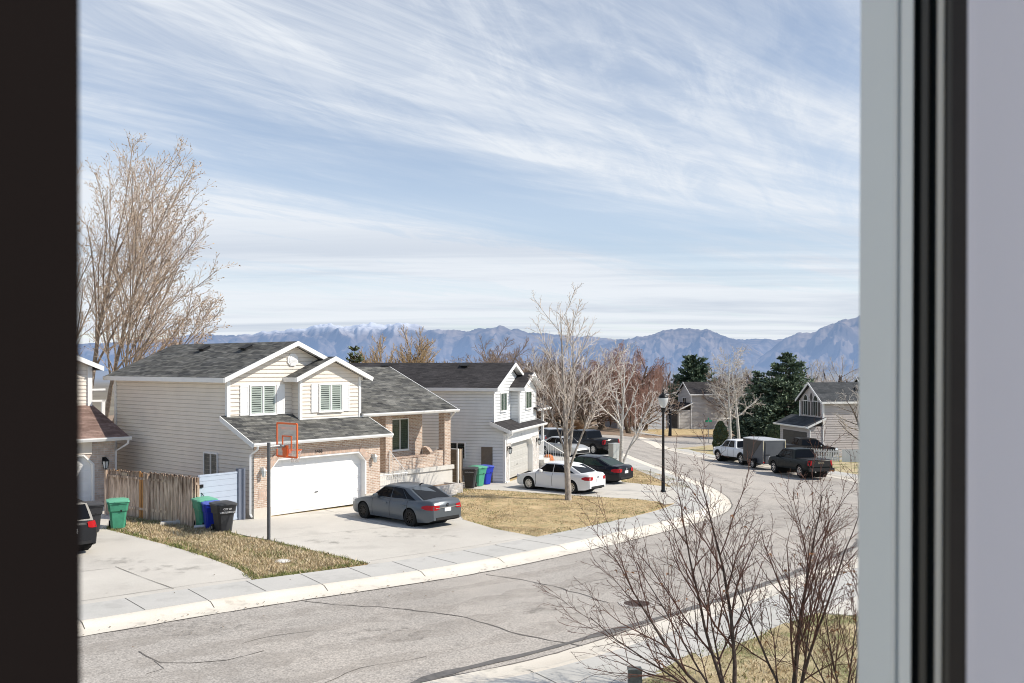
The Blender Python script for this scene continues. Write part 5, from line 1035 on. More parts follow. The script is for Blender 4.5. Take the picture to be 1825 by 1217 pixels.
# ------------------------------------------------------------------ street furniture
def lamp():
    b = G(1182, 877); h = empty('street_lamp', (*b, g(*b)), 0, 'black street lamp post with frosted acorn lantern at the drive edge', 'street lamp')
    mb = MB(); mb.lathe([(.14, -.1), (.14, .05), (.1, .12), (.085, .9), (.075, 1.0), (.06, 3.9), (.075, 4.0), (.055, 4.06), (.055, 4.1)], 14); mb.build('post', 'black_metal', h, smooth=40)
    mb = MB(); mb.lathe([(.06, 4.1), (.12, 4.16), (.1, 4.24), (.13, 4.3), (.13, 4.36), (0, 4.36)], 14); mb.build('collar', 'black_metal', h, smooth=40)
    mb = MB(); mb.lathe([(.09, 4.36), (.17, 4.48), (.25, 4.7), (.262, 4.82), (.25, 4.88)], 18); mb.build('globe', 'lamp_glass', h, smooth=60)
    mb = MB(); mb.lathe([(.26, 4.88), (.25, 4.94), (.14, 5.06), (.07, 5.1), (.06, 5.16), (.03, 5.2), (.045, 5.26), (0, 5.36)], 14); mb.build('cap', 'black_metal', h, smooth=40)
lamp()
mat('marker_grey', (.16, .17, .155), .7, .3, 9); mat('concrete_grey', (.46, .44, .41), .9, .12, 4); mat('sign_green', (.02, .3, .16), .5); mat('mailbox_grey', (.45, .47, .46), .5, .06, 4, metal=.2); mat('iron', (.1, .07, .06), .7, .4, 20, .6); mat('pumpkin', (.6, .17, .04), .7, .3, 6)
b = (22.5, 108.6); h = empty('street_sign', (*b, g(*b)), R(10), 'green street name sign on a thin pole before the white birches', 'street sign')
mb = MB(); mb.tube([(0, 0, 0), (0, 0, 2.65)], .035, 6); mb.build('pole', 'galvanised', h)
for k, (rz, z) in enumerate(((0, 2.42), (75, 2.68))):
    mb = MB(); mb.box(-.42, -.012, z, .42, .012, z+.24); s = mb.build('name_plate', 'sign_green', h); s.rotation_euler = (0, 0, R(rz))
b = G(1095, 826); h = empty('mailbox_cluster', (*b, g(*b)), R(40), 'grey metal mailbox cabinet on a pedestal beside the kerb', 'mailbox')
mb = MB(); mb.box(-.38, -.22, .42, .38, .22, 1.4); mb.box(-.4, -.24, 1.4, .4, .24, 1.46); mb.build('cabinet', 'mailbox_grey', h); mb = MB(); mb.box(-.16, -.12, -.1, .16, .12, .42); mb.build('pedestal', 'mailbox_grey', h)
for i in range(2):
    for j in range(4):
        mb = MB(); mb.box(-.33+.34*i, -.235, .5+.21*j, -.02+.34*i, -.222, .68+.21*j); mb.build('box_door', 'mailbox_grey', h)
b = G(1135, 1068); mb = MB(); mb.lathe([(0, .012), (.3, .012), (.33, .008), (.33, -.03)], 28); h = empty('manhole', (b[0], b[1], g(*b)+ROAD+.012), 0, 'round rusty manhole cover in a concrete collar on the road', 'manhole cover'); 
M = Matrix.Diagonal((1, 1, 1, 1)); mb = MB(); mb.lathe([(.34, .004), (.47, .004), (.47, -.02)], 28); mb.build('collar', 'concrete_grey', h); mb = MB(); mb.lathe([(0, .006), (.34, .006)], 28)
for i in range(-4, 5):
    for j in range(-4, 5):
        if i*i+j*j < 18: mb.box(i*.068-.02, j*.068-.02, .007, i*.068+.02, j*.068+.02, .014)
mb.build('cover', 'iron', h)
def rock(name, px, r, m, label, cat, flat=.4, seed=0):
    b = G(*px); mb = MB(); rnd = random.Random(seed); n = 10; prof = [(0, 0), (1, .0), (1.05, .4), (.8, .85), (.35, 1), (0, 1.02)]
    mb.lathe([(r*a, r*flat*z) for a, z in prof], n); mb.v = [(x*(1+.25*noise.noise((x*3, y*3, seed))), y*(1+.25*noise.noise((y*3, x*3, seed+4))), z*(1+.3*noise.noise((x*4, y*4, seed)))) for x, y, z in mb.v]
    o = mb.build(name, m, smooth=40); o.location = (b[0], b[1], g(*b)-.02); return tag(o, label, cat)
rock('flat_rock', (505, 1000), .24, 'pale_concrete', 'pale flat stone lying in the weedy grass strip by the sidewalk', 'stone', .3, 2)
rock('valve_lid', (1088, 888.5), .2, 'iron', 'small dark valve lid set in the dry front lawn', 'valve cover', .08, 3)
rock('flower_pot', (977, 825), .42, 'pumpkin', 'round orange pot beside the steps of the pale grey house', 'pot', 1.4, 5)
b = G(300, 935); h = empty('rubble_pile', (*b, g(*b)), R(25), 'broken concrete pieces lying at the foot of the wooden fence', 'rubble')
for k, (x, y, l, w, t, rz) in enumerate(((0, 0, .34, .12, .12, 8), (.42, .02, .16, .1, .16, -20))):
    mb = MB(); mb.prism([(-l, -w, 0), (l, -w*.8, 0), (l*.9, w, 0), (-l*.8, w*.9, 0)], (0.02, .01, t)); o = mb.build('concrete_piece', 'pale_concrete', h); o.location = (x, y, 0); o.rotation_euler = (R(6), R(4), R(rz))
b = G(346, 942); mb = MB(); mb.tube([(0, 0, .06), (.35, .12, .08)], .055, 10); o = mb.build('drain_pipe', 'white_trim', smooth=40); o.location = (*b, g(*b)); tag(o, 'short white pipe end in the grass beside the bins', 'pipe')
b = G(1131, 1222); mb = MB(); mb.prism([(-.13, -.1, -.1), (.13, -.1, -.1), (.12, .1, -.1), (-.12, .1, -.1)], (0, 0, .4)); mb.prism([(-.14, -.11, .301), (.14, -.11, .301), (.13, .11, .301), (-.13, .11, .301)], (0, 0, .03)); o = mb.build('utility_marker', 'marker_grey'); o.location = (b[0], b[1], g(*b)); tag(o, 'small grey-brown utility pedestal at the near sidewalk edge', 'utility box')
# ------------------------------------------------------------------ bare trees
mat('bark_birch', (.2, .17, .15), .9, .35, 7, .4, c2=(.55, .5, .45), streak=(1, 1, .6)); mat('twig_birch', (.7, .63, .57), .85, .15, 4); mat('bark_white', (.55, .53, .5), .9, .4, 5, .2, c2=(.68, .66, .62), streak=(1, 1, 2)); mat('twig_pale', (.55, .5, .45), .9, .15, 3)
mat('bark_brown', (.1, .075, .055), .95, .4, 6, .5, c2=(.22, .17, .12)); mat('twig_brown', (.3, .225, .175), .9, .2, 3); mat('twig_red', (.34, .2, .155), .85, .2, 3); mat('twig_gold', (.5, .38, .24), .85, .2, 3); mat('twig_tan', (.58, .47, .38), .85, .2, 2); mat('bud_tan', (.52, .4, .29), .9, .25, 4)
mat('bark_shrub', (.045, .03, .025), .85, .35, 9, .4, c2=(.13, .092, .075)); mat('twig_shrub', (.115, .055, .042), .8, .25, 5); mat('dead_leaf', (.3, .13, .05), .8, .3, 8); mat('bark_tan', (.26, .21, .17), .9, .3, 6, .3, c2=(.44, .37, .31)); mat('bark_grey', (.15, .12, .095), .9, .3, 6, .3, c2=(.26, .22, .18))
UP = Vector((0, 0, 1))
def perp(d, rnd):
    a = d.cross(UP if abs(d.z) < .95 else Vector((1, 0, 0))).normalized(); b = d.cross(a); t = rnd.uniform(0, 2*math.pi); return a*math.cos(t)+b*math.sin(t)
def grow(out, tips, p, d, L, r, lv, LV, rnd, az=None):
    S = LV[lv]; n = S.get('seg', 4); pts = [p.copy()]; rad = [r]; d = d.normalized(); dirs = [d.copy()]; re = S.get('end', .35)
    tr = S.get('trop', 0.)
    for i in range(n):
        d = (d+Vector((rnd.gauss(0, 1), rnd.gauss(0, 1), rnd.gauss(0, 1)))*S.get('wig', .08)+UP*tr/n); d.normalize(); p = p+d*(L/n); pts.append(p.copy()); rad.append(max(S.get('rmin', .004), r*(1-(1-re)*(i+1)/n))); dirs.append(d.copy())
    out.append((lv, pts, rad))
    if lv+1 >= len(LV): tips.append((pts, dirs)); return
    k = S['n']; k = k if isinstance(k, int) else rnd.randint(*k); a0 = rnd.uniform(0, 6.28); st = S.get('start', .3)
    for j in range(k):
        t = st+(1-st)*(j+rnd.uniform(.1, .9))/k; f = t*n; i = min(n-1, int(f)); q = pts[i].lerp(pts[i+1], f-i); dd = dirs[i+1]
        a = dd.cross(UP if abs(dd.z) < .95 else Vector((1, 0, 0))).normalized(); b = dd.cross(a); th = a0+2.4*j+rnd.uniform(-.5, .5); side = a*math.cos(th)+b*math.sin(th); an = R(rnd.uniform(*S['ang']))
        nd = dd*math.cos(an)+side*math.sin(an)
        if S.get('bias'): nd = nd+Vector(S['bias'])
        cl = L*rnd.uniform(*S['len'])*(1-S.get('fall', .45)*t); cr = max(LV[lv+1].get('rmin', .004), rad[i]*S.get('rr', .55)); grow(out, tips, q, nd, cl, cr, lv+1, LV, rnd)
def bare_tree(name, base, LV, H, r, label, mats, seed, split=1, dirv=(0, 0, 1), buds=None, group=None, stems=None, cat='tree', ksides=(8, 5, 4, 3, 3, 3), z=None):
    rnd = random.Random(seed); out, tips = [], []
    if stems:
        for (d, l, rr, ox, oy, *oz) in stems: grow(out, tips, Vector((ox, oy, oz[0] if oz else -.1)), Vector(d), l, rr, 0, LV, rnd)
    else: grow(out, tips, Vector((0, 0, -.1)), Vector(dirv), H, r, 0, LV, rnd)
    h = empty(name, (base[0], base[1], g(*base) if z is None else z), 0, label, cat, group)
    tr, cr = MB(), MB()
    for lv, pts, rad in out: (tr if lv <= split else cr).tube(pts, rad, ksides[min(lv, 5)], False)
    tr.build('trunk', mats[0], h, uv=False, smooth=180)
    if cr.v: cr.build('crown', mats[1], h, uv=False)
    if buds:
        m, size, per, frac = buds; mb = MB()
        for pts, dirs in tips:
            for _ in range(per):
                if rnd.random() > frac: continue
                i = rnd.randint(1, len(pts)-1); q = pts[i-1].lerp(pts[i], rnd.random()); a = perp(dirs[i], rnd)*size*rnd.uniform(.4, 1.2); b = dirs[i]*size*rnd.uniform(.6, 1.6)+Vector((0, 0, -size*.3)); mb.add([q, q+b*.5+a*.6, q+b*1.2, q+b*.5-a*.4], [(0, 1, 2, 3)])
        mb.build('buds', m, h, uv=False)
    return h
# front lawn tree: one pale trunk breaking into many steep stems
LVb = [dict(n=12, ang=(16, 42), len=(.4, .58), start=.22, seg=10, wig=.025, fall=.62, rr=.4, trop=.05, end=.1, rmin=.016), dict(n=(7, 9), ang=(20, 45), len=(.28, .48), start=.2, seg=6, wig=.06, trop=.3, rmin=.011, fall=.4), dict(n=(5, 6), ang=(22, 48), len=(.3, .6), start=.15, seg=4, wig=.09, trop=.15, rmin=.0095), dict(seg=3, wig=.12, rmin=.0075, trop=.1)]
bare_tree('bare_tree', G(1013, 891), LVb, 9.9, .16, 'tall bare pale-barked tree on the dry front lawn before the white sedan', ('bark_birch', 'twig_birch'), 11, stems=[((.0, 0, 1), 8.9, .16, 0, 0), ((.1, .02, 1), 6.4, .085, .03, 0, 2.1), ((.33, .05, 1), 5.6, .06, .05, 0, 1.5), ((-.3, .05, 1), 4.6, .05, -.05, 0, 1.9)], group='bare pale trees along the street')
LVc = [dict(n=9, ang=(22, 52), len=(.45, .7), start=.22, seg=8, wig=.04, fall=.5, rr=.6, end=.15, rmin=.02), dict(n=(6, 8), ang=(25, 55), len=(.3, .5), start=.25, seg=6, wig=.09, trop=.12, rmin=.012), dict(n=(5, 6), ang=(30, 65), len=(.35, .6), start=.15, seg=4, wig=.12, trop=-.1, rmin=.008), dict(seg=3, wig=.15, rmin=.0065, trop=-.15)]
bare_tree('bare_tree', G(1106, 830), LVc, 7.6, .15, 'bare birch with dark trunk scars standing by the grey mailbox cabinet', ('bark_white', 'twig_birch'), 23, group='bare pale trees along the street', stems=[((-.05, 0, 1), 7.4, .15, 0, 0), ((.35, .05, 1), 5.6, .1, .05, 0)])
# tall tree behind the houses at the left
LVp = [dict(n=18, ang=(16, 44), len=(.38, .6), start=.3, seg=10, wig=.035, fall=.4, rr=.55, end=.12, rmin=.026, bias=(.08, 0, 0)), dict(n=(11, 13), ang=(18, 45), len=(.28, .46), start=.2, seg=7, wig=.06, trop=.35, rmin=.02, fall=.4), dict(n=(7, 8), ang=(22, 50), len=(.3, .5), start=.12, seg=4, wig=.1, trop=.25, rmin=.0095), dict(seg=3, wig=.14, rmin=.0065, trop=.15)]
bare_tree('cottonwood', (-27.0, 60), LVp, 17.5, .34, 'very tall budding tree rising behind the beige house at the left edge', ('bark_tan', 'twig_tan'), 31, stems=[((.02, 0, 1), 17.2, .21, 0, 0), ((.16, .05, 1), 16.4, .18, .7, .2), ((.3, 0, 1), 13.8, .14, 1.0, 0), ((-.1, 0, 1), 16.5, .16, -.4, 0), ((.55, .1, .9), 10, .11, 1.2, 0), ((.22, -.2, 1), 14.5, .14, 2.2, -.4)], buds=('bud_tan', .085, 4, .7), z=-6.3, group='trees beyond the houses')
# weeping willow
def willow(base, H, label, seed):
    rnd = random.Random(seed); h = empty('weeping_willow', (*base, g(*base)), 0, label, 'tree', 'trees beyond the houses'); tr, cr = MB(), MB(); out, tips = [], []
    LV = [dict(n=9, ang=(30, 62), len=(.45, .7), start=.3, seg=6, wig=.05, fall=.35, rr=.55, end=.3, rmin=.06), dict(n=6, ang=(20, 50), len=(.4, .6), start=.3, seg=5, wig=.1, trop=.25, rmin=.03), dict(seg=4, wig=.15, trop=-.2, rmin=.018)]
    for d in ((-.25, 0, 1), (.25, .1, 1)): grow(out, tips, Vector((0, 0, -.2)), Vector(d), H*.78, .32, 0, LV, rnd)
    for lv, pts, rad in out: (tr if lv < 2 else cr).tube(pts, rad, 6 if lv < 2 else 4, False)
    for lv, pts, rad in out:
        if lv == 0: continue
        for _ in range(16 if lv == 2 else 12):
            i = rnd.randint(1, len(pts)-1); q = pts[i-1].lerp(pts[i], rnd.random()); a = rnd.uniform(0, 6.28); s = rnd.uniform(.3, 1.1); ln = min(q.z-.6, rnd.uniform(1.2, 5.5)); P = [q]
            if ln < .5: continue
            for k in range(1, 6): t = k/5; P.append(q+Vector((math.cos(a)*s*math.sqrt(t)+rnd.gauss(0, .05)-.25*t, math.sin(a)*s*math.sqrt(t)+rnd.gauss(0, .05), .25*t-ln*t*t)))
            cr.tube(P, [.017, .015, .013, .011, .009, .008], 3, False)
    tr.build('trunk', 'bark_brown', h, uv=False, smooth=180); cr.build('crown', 'twig_red', h, uv=False)
willow((15.6, 127), 12.4, 'reddish weeping willow with long hanging twigs behind the street lamp', 41)
# thicket of brown trees at the end of the street
LVt = [dict(n=12, ang=(25, 65), len=(.4, .65), start=.08, seg=5, wig=.08, fall=.3, rr=.55, rmin=.03), dict(n=9, ang=(25, 60), len=(.35, .6), start=.2, seg=4, wig=.12, trop=.2, rmin=.02), dict(n=5, ang=(25, 60), len=(.4, .65), start=.15, seg=3, wig=.15, rmin=.014), dict(seg=3, wig=.2, rmin=.011)]
protos = []
for k in range(4):
    H = (6.2, 7.2, 5.6, 6.8)[k]; protos.append(bare_tree('thicket_tree', (0, 0), LVt, H, .2, 'bare brown tree in the dense thicket at the far end of the street', ('bark_brown', 'twig_brown'), 50+k, stems=[((-.3, 0, 1), H*.9, .16, 0, 0), ((.3, .1, 1), H, .16, .2, 0), ((0, -.2, 1), H*.8, .12, .1, .3)], group='brown thicket trees'))
rnd = random.Random(77); spots = [(2.0, 121), (5.5, 125), (9.3, 122), (-2.0, 128), (12.2, 131), (7.2, 134), (2.6, 138), (-3.5, 141), (11, 143), (15.4, 146), (19.6, 140), (21.5, 150), (6, 150), (-1, 154), (4, 117), (0, 119.5), (-4.5, 124), (13, 138), (17.5, 134), (8, 146), (21, 160), (24.5, 170), (31, 176), (37, 172), (44, 178)]
for k, (x, y) in enumerate(spots):
    o = protos[k] if k < 4 else copy_tree(protos[k % 4]); o.location = (x, y, g(x, y)-.1); o.rotation_euler = (0, 0, rnd.uniform(0, 6.28)); s_ = rnd.uniform(1.05, 1.4); o.scale = (s_*1.1, s_*1.1, s_)
# rounded golden tree and a bare tree over the roof ridge
LVg = [dict(n=13, ang=(20, 60), len=(.5, .75), start=.25, seg=6, wig=.06, fall=.35, rr=.55, rmin=.04), dict(n=8, ang=(20, 50), len=(.35, .6), start=.2, seg=4, wig=.1, trop=.2, rmin=.024), dict(n=9, ang=(20, 50), len=(.4, .65), start=.15, seg=3, wig=.13, trop=.2, rmin=.017), dict(seg=3, wig=.15, rmin=.015, trop=.1)]
LVr = [dict(n=16, ang=(15, 55), len=(.36, .5), start=.3, seg=6, wig=.06, fall=.25, rr=.5, rmin=.04), dict(n=9, ang=(15, 40), len=(.35, .55), start=.2, seg=4, wig=.08, trop=.3, rmin=.022), dict(n=9, ang=(15, 40), len=(.4, .6), start=.15, seg=3, wig=.1, trop=.3, rmin=.015), dict(seg=3, wig=.12, rmin=.012, trop=.2)]
bare_tree('golden_tree', (-9.3, 80), LVr, 5.9, .25, 'rounded golden-twigged tree showing over the grey roof', ('bark_brown', 'twig_gold'), 61, stems=[((-.3, 0, 1), 7.0, .2, 0, 0), ((.3, .1, 1), 7.0, .2, .2, 0), ((.0, -.1, 1), 7.9, .2, .1, .1), ((-.13, .1, 1), 7.7, .2, -.1, .1), ((.15, .2, 1), 7.7, .2, .1, .1)], group='trees beyond the houses')
bare_tree('bare_tree', (-1.6, 96), LVg, 7.8, .22, 'sparse brown bare tree showing over the charcoal roof', ('bark_grey', 'twig_brown'), 62, stems=[((-.15, 0, 1), 7.6, .2, 0, 0), ((.15, .1, 1), 7.4, .18, .2, 0)], group='trees beyond the houses')
# two white birches by the side street
for k, (px, lean, lb) in enumerate(((1303, -.05, 'left of the two white-trunked bare birches behind the grey trailer'), (1321, -.04, 'right of the two white-trunked bare birches behind the grey trailer'))):
    b = (25.2, 109.4) if k == 0 else (26.3, 109.8)
    bare_tree('white_birch', b, [dict(n=16, ang=(35, 75), len=(.28, .48), start=.22, seg=8, wig=.03, fall=.4, rr=.5, end=.15, rmin=.03), dict(n=(8, 9), ang=(25, 60), len=(.35, .6), start=.2, seg=5, wig=.12, trop=.1, rmin=.02), dict(n=(6, 7), ang=(25, 60), len=(.4, .65), start=.15, seg=3, wig=.15, rmin=.014), dict(seg=3, wig=.2, rmin=.012)], 9.9, .2, lb, ('bark_white', 'twig_pale'), 70+k, dirv=(lean, 0, 1), group='white birches by the side street')
# pale trees at the right horizon and the one before the taupe house
for k, (x, y, H, lb) in enumerate(((46, 150, 10.5, 'pale bare tree on the skyline above the roof of the taupe house'), (56, 165, 12, 'taller pale bare tree on the skyline at the right window edge'), (40, 168, 9.6, 'faint bare tree on the skyline just right of the big spruce'), (34.5, 150, 9.5, 'dark bare tree on the skyline between birches and spruce'))):
    bare_tree('bare_tree', (x, y), LVg, H*.72, .2, lb, ('bark_grey', 'twig_pale' if k < 3 else 'twig_brown'), 80+k, stems=[((-.15, 0, 1), H*.75, .2, 0, 0), ((.15, .1, 1), H*.8, .2, .2, 0)], group='trees beyond the houses')
bare_tree('bare_tree', (32.4, 86.5), [dict(n=12, ang=(30, 65), len=(.5, .8), start=.2, seg=6, wig=.06, fall=.3, rr=.5, rmin=.03), dict(n=8, ang=(20, 50), len=(.35, .6), start=.2, seg=5, wig=.08, trop=.1, rmin=.015), dict(n=5, ang=(20, 50), len=(.4, .65), start=.15, seg=3, wig=.12, rmin=.009), dict(seg=3, wig=.15, rmin=.008)], 5.4, .16, 'bare grey-twigged tree at the right window edge before the taupe house', ('bark_grey', 'twig_pale'), 90, dirv=(-.12, 0, 1), group='trees beyond the houses')
bare_tree('ornamental_tree', G(1194, 776), [dict(n=10, ang=(30, 70), len=(.5, .8), start=.5, seg=5, wig=.05, fall=.2, rr=.5, rmin=.05), dict(n=7, ang=(20, 60), len=(.4, .6), start=.2, seg=4, wig=.12, rmin=.03), dict(seg=3, wig=.2, rmin=.02)], 4.6, .24, 'dark trunked small tree on the lawn across the street', ('paint_black', 'twig_brown'), 91, group='trees beyond the houses')
# foreground shrubs under the window
LVs = [dict(n=(8, 9), ang=(14, 40), len=(.42, .7), start=.14, seg=10, wig=.05, trop=.22, fall=.45, rr=.6, end=.18, rmin=.0075), dict(n=(7, 8), ang=(20, 48), len=(.32, .6), start=.12, seg=7, wig=.085, trop=.2, rmin=.004, rr=.6, fall=.35), dict(n=(4, 6), ang=(20, 50), len=(.22, .5), start=.15, seg=4, wig=.12, trop=.15, rmin=.003), dict(seg=3, wig=.14, rmin=.0024)]
def shrub(px, Y, stems, label, seed):
    x = (px-CX)/F*Y; h = bare_tree('bare_shrub', (x, Y), LVs, 3, .05, label, ('bark_shrub', 'twig_shrub'), seed, split=0, stems=stems, buds=('twig_shrub', .016, 3, .8), cat='shrub', group='bare shrubs under the window', ksides=(7, 5, 4, 3))
    rnd = random.Random(seed); mb = MB()
    src = [v for v in h.children[1].data.vertices]
    for _ in range(26):
        q = Vector(rnd.choice(src).co)
        for _ in range(5): a = perp(UP, rnd)*.045*rnd.uniform(.4, 1.1); b = Vector((rnd.gauss(0, .02), rnd.gauss(0, .02), rnd.uniform(-.05, .02))); mb.add([q, q+a*.6+b, q+a+b*2, q+a*.4-b*.4+Vector((0, 0, .015))], [(0, 1, 2, 3)])
    mb.build('dead_leaves', 'dead_leaf', h, uv=False)
shrub(1308, 16.7, [((-.98, .1, .72), 3.5, .036, -.02, 0), ((-.36, .15, 1), 3.9, .038, -.05, 0), ((.06, .15, 1), 4.2, .045, .02, .02), ((-.8, -.1, .5), 3.0, .028, -.05, -.05), ((-.15, .1, 1), 3.1, .024, -.03, .05), ((-.62, .15, .85), 3.1, .024, -.04, 0)], 'big bare reddish shrub spreading over the road at the middle of the lower edge', 101)
shrub(1412, 16.9, [((.04, .1, 1), 3.9, .04, 0, 0), ((.24, .1, 1), 3.7, .034, .05, 0), ((-.25, .1, 1), 3.0, .028, -.05, 0), ((.42, .1, 1), 3.0, .026, .05, 0), ((.1, .2, 1), 3.3, .028, .02, .04)], 'upright bare reddish shrub to the right of the big spreading one', 102)
shrub(1510, 16.4, [((-.25, 0, 1), 2.3, .022, 0, 0), ((.1, 0, 1), 2.5, .022, .1, 0), ((-.5, .1, 1), 2.1, .02, -.1, 0), ((.3, .1, 1), 2.3, .02, 0, .1)], 'low tangled bare shrub against the white window frame', 103)
# ------------------------------------------------------------------ evergreens
mat('needle_dark', (.05, .09, .06), .9, .4, 2.5, c2=(.12, .17, .1)); mat('needle_light', (.22, .28, .19), .9, .3, 2.5); mat('needle_olive', (.05, .06, .018), .9, .4, 3, c2=(.12, .12, .04))
def evergreen(name, base, H, rad, label, seed, mats=('needle_dark', 'needle_light'), whorls=26, shape=1.0, start=.06, tuft=.3, dens=1., droop=-.25, group='evergreens', z=None, bulge=.0):
    rnd = random.Random(seed); h = empty(name, (*base, g(*base) if z is None else z), 0, label, 'tree', group); tr = MB(); tr.tube([(0, 0, -.2), (0, 0, H*.95)], [rad*.07+.05, .03], 7, False); cr = MB()
    for w in range(whorls):
        t = start+(1-start)*((w+rnd.random())/whorls); zc = H*t; L = rad*((1-t)**shape)*(1+bulge*math.sin(math.pi*t))+.12*rad; n = max(4, int(9*(L/rad)+4))
        for k in range(n):
            a = rnd.uniform(0, 6.28); l = L*rnd.uniform(.7, 1.12)*(1+.22*noise.noise((math.cos(a)*1.5, math.sin(a)*1.5, zc*.8+seed))); d = Vector((math.cos(a), math.sin(a), droop+.5*t)); p0 = Vector((0, 0, zc)); tr.tube([p0, p0+d*l*.8], [.03, .012], 3, False)
            m = int((5+l*6)*dens)
            for _ in range(m):
                f = rnd.random()**.6; q = p0+d*l*f+Vector((rnd.gauss(0, .13), rnd.gauss(0, .13), rnd.gauss(-.02, .1)))*max(.4, l*.55); mi = 1 if (f > .75 and rnd.random() < .6) else 0
                for _ in range(3):
                    e = (d*1.0+Vector((rnd.gauss(0, .6), rnd.gauss(0, .6), rnd.gauss(.12, .4)))).normalized()*tuft*rnd.uniform(.6, 1.3); s = perp(e.normalized(), rnd)*tuft*.16; cr.add([q-s, q+e*.6+s*1.4, q+e, q+e*.5-s*1.4], [(0, 1, 2, 3)], mi)
    tr.build('trunk', 'bark_brown', h, uv=False); cr.build('crown', list(mats), h, uv=False)
evergreen('spruce', (35.2, 122), 10.9, 5.6, 'big dark blue-green spruce left of the taupe house', 111, whorls=32, tuft=.42, dens=1.15, shape=.85, bulge=.2)
evergreen('spruce', (32.0, 123), 8.6, 3.2, 'smaller dark spruce touching the big one on its left', 112, whorls=22, tuft=.4, shape=.8, bulge=.3)
evergreen('pine', (30.3, 158), 11.5, 3.1, 'round-topped dark pine on the skyline above the far grey house', 113, whorls=16, start=.35, shape=.45, tuft=.55, droop=.2, bulge=.4)
evergreen('pine', (-12.6, 76), 8.1, 1.5, 'small olive conifer tip showing over the dormer roof', 114, mats=('needle_olive', 'needle_light'), whorls=16, shape=.7, tuft=.3, droop=.3)
def cone_shrub(name, base, H, rad, label, seed, mats, prof):
    rnd = random.Random(seed); h = empty(name, (*base, g(*base)), 0, label, 'shrub', 'evergreens'); cr = MB(); n = int(2600*H*rad)
    for _ in range(n):
        t = rnd.random(); a = rnd.uniform(0, 6.28); r = rad*lerp_tab(prof, t)*(1+.16*noise.noise((math.cos(a)*2, math.sin(a)*2, t*6+seed)))*rnd.uniform(.75, 1.03); q = Vector((r*math.cos(a), r*math.sin(a), H*t)); e = Vector((math.cos(a)*.4, math.sin(a)*.4, 1)).normalized()*rnd.uniform(.1, .2)+Vector((rnd.gauss(0, .03), rnd.gauss(0, .03), 0)); s = perp(e.normalized(), rnd)*.05; cr.add([q-s, q+e*.5+s, q+e, q+e*.4-s], [(0, 1, 2, 3)], int(rnd.random() < .4))
    cr.build('crown', list(mats), h, uv=False); tr = MB(); tr.tube([(0, 0, -.1), (0, 0, H*.8)], [.12, .03], 6, False); tr.build('trunk', 'bark_brown', h, uv=False)
cone_shrub('cedar', (20.9, 95), 2.85, .78, 'dark olive columnar cedar before the white birches', 121, ('needle_dark', 'needle_olive'), [(0, .8), (.2, 1.0), (.36, .82), (.5, .92), (.75, .7), (.92, .4), (1, .12)])
cone_shrub('round_shrub', (31.8, 114.6), 2.2, .95, 'round dark evergreen shrub just behind the grey trailer', 122, ('needle_dark', 'needle_dark'), [(0, .8), (.3, 1), (.6, .95), (.85, .6), (1, .1)])
# hedge bits by the far lawn: low dry shrubs
mat('dry_shrub', (.3, .2, .12), .9, .3, 5)
for k, (x, y, r) in enumerate(((4.0, 119, 1.6), (8.2, 120, 1.8), (0.8, 120, 1.7))):
    rnd = random.Random(130+k); cr = MB()
    for _ in range(900):
        a, el = rnd.uniform(0, 6.28), rnd.uniform(0, 1.5); d = Vector((math.cos(a)*math.cos(el), math.sin(a)*math.cos(el), math.sin(el)*.8)); l = r*rnd.uniform(.6, 1.1); cr.tube([d*l*.2, d*l*.6+Vector((rnd.gauss(0, .08), rnd.gauss(0, .08), .05)), d*l], [.012, .01, .006], 3, False)
    o = cr.build('dry_shrub', 'dry_shrub' if k else 'twig_tan', uv=False); o.location = (x, y, g(x, y)); tag(o, ['tan dry shrub at the end of the far drive behind the dark pickup', 'brown dry shrub across the street left of the willow trunk', 'brown dry shrub across the street beside the pale grey house'][k], 'shrub', 'dry shrubs across the street')
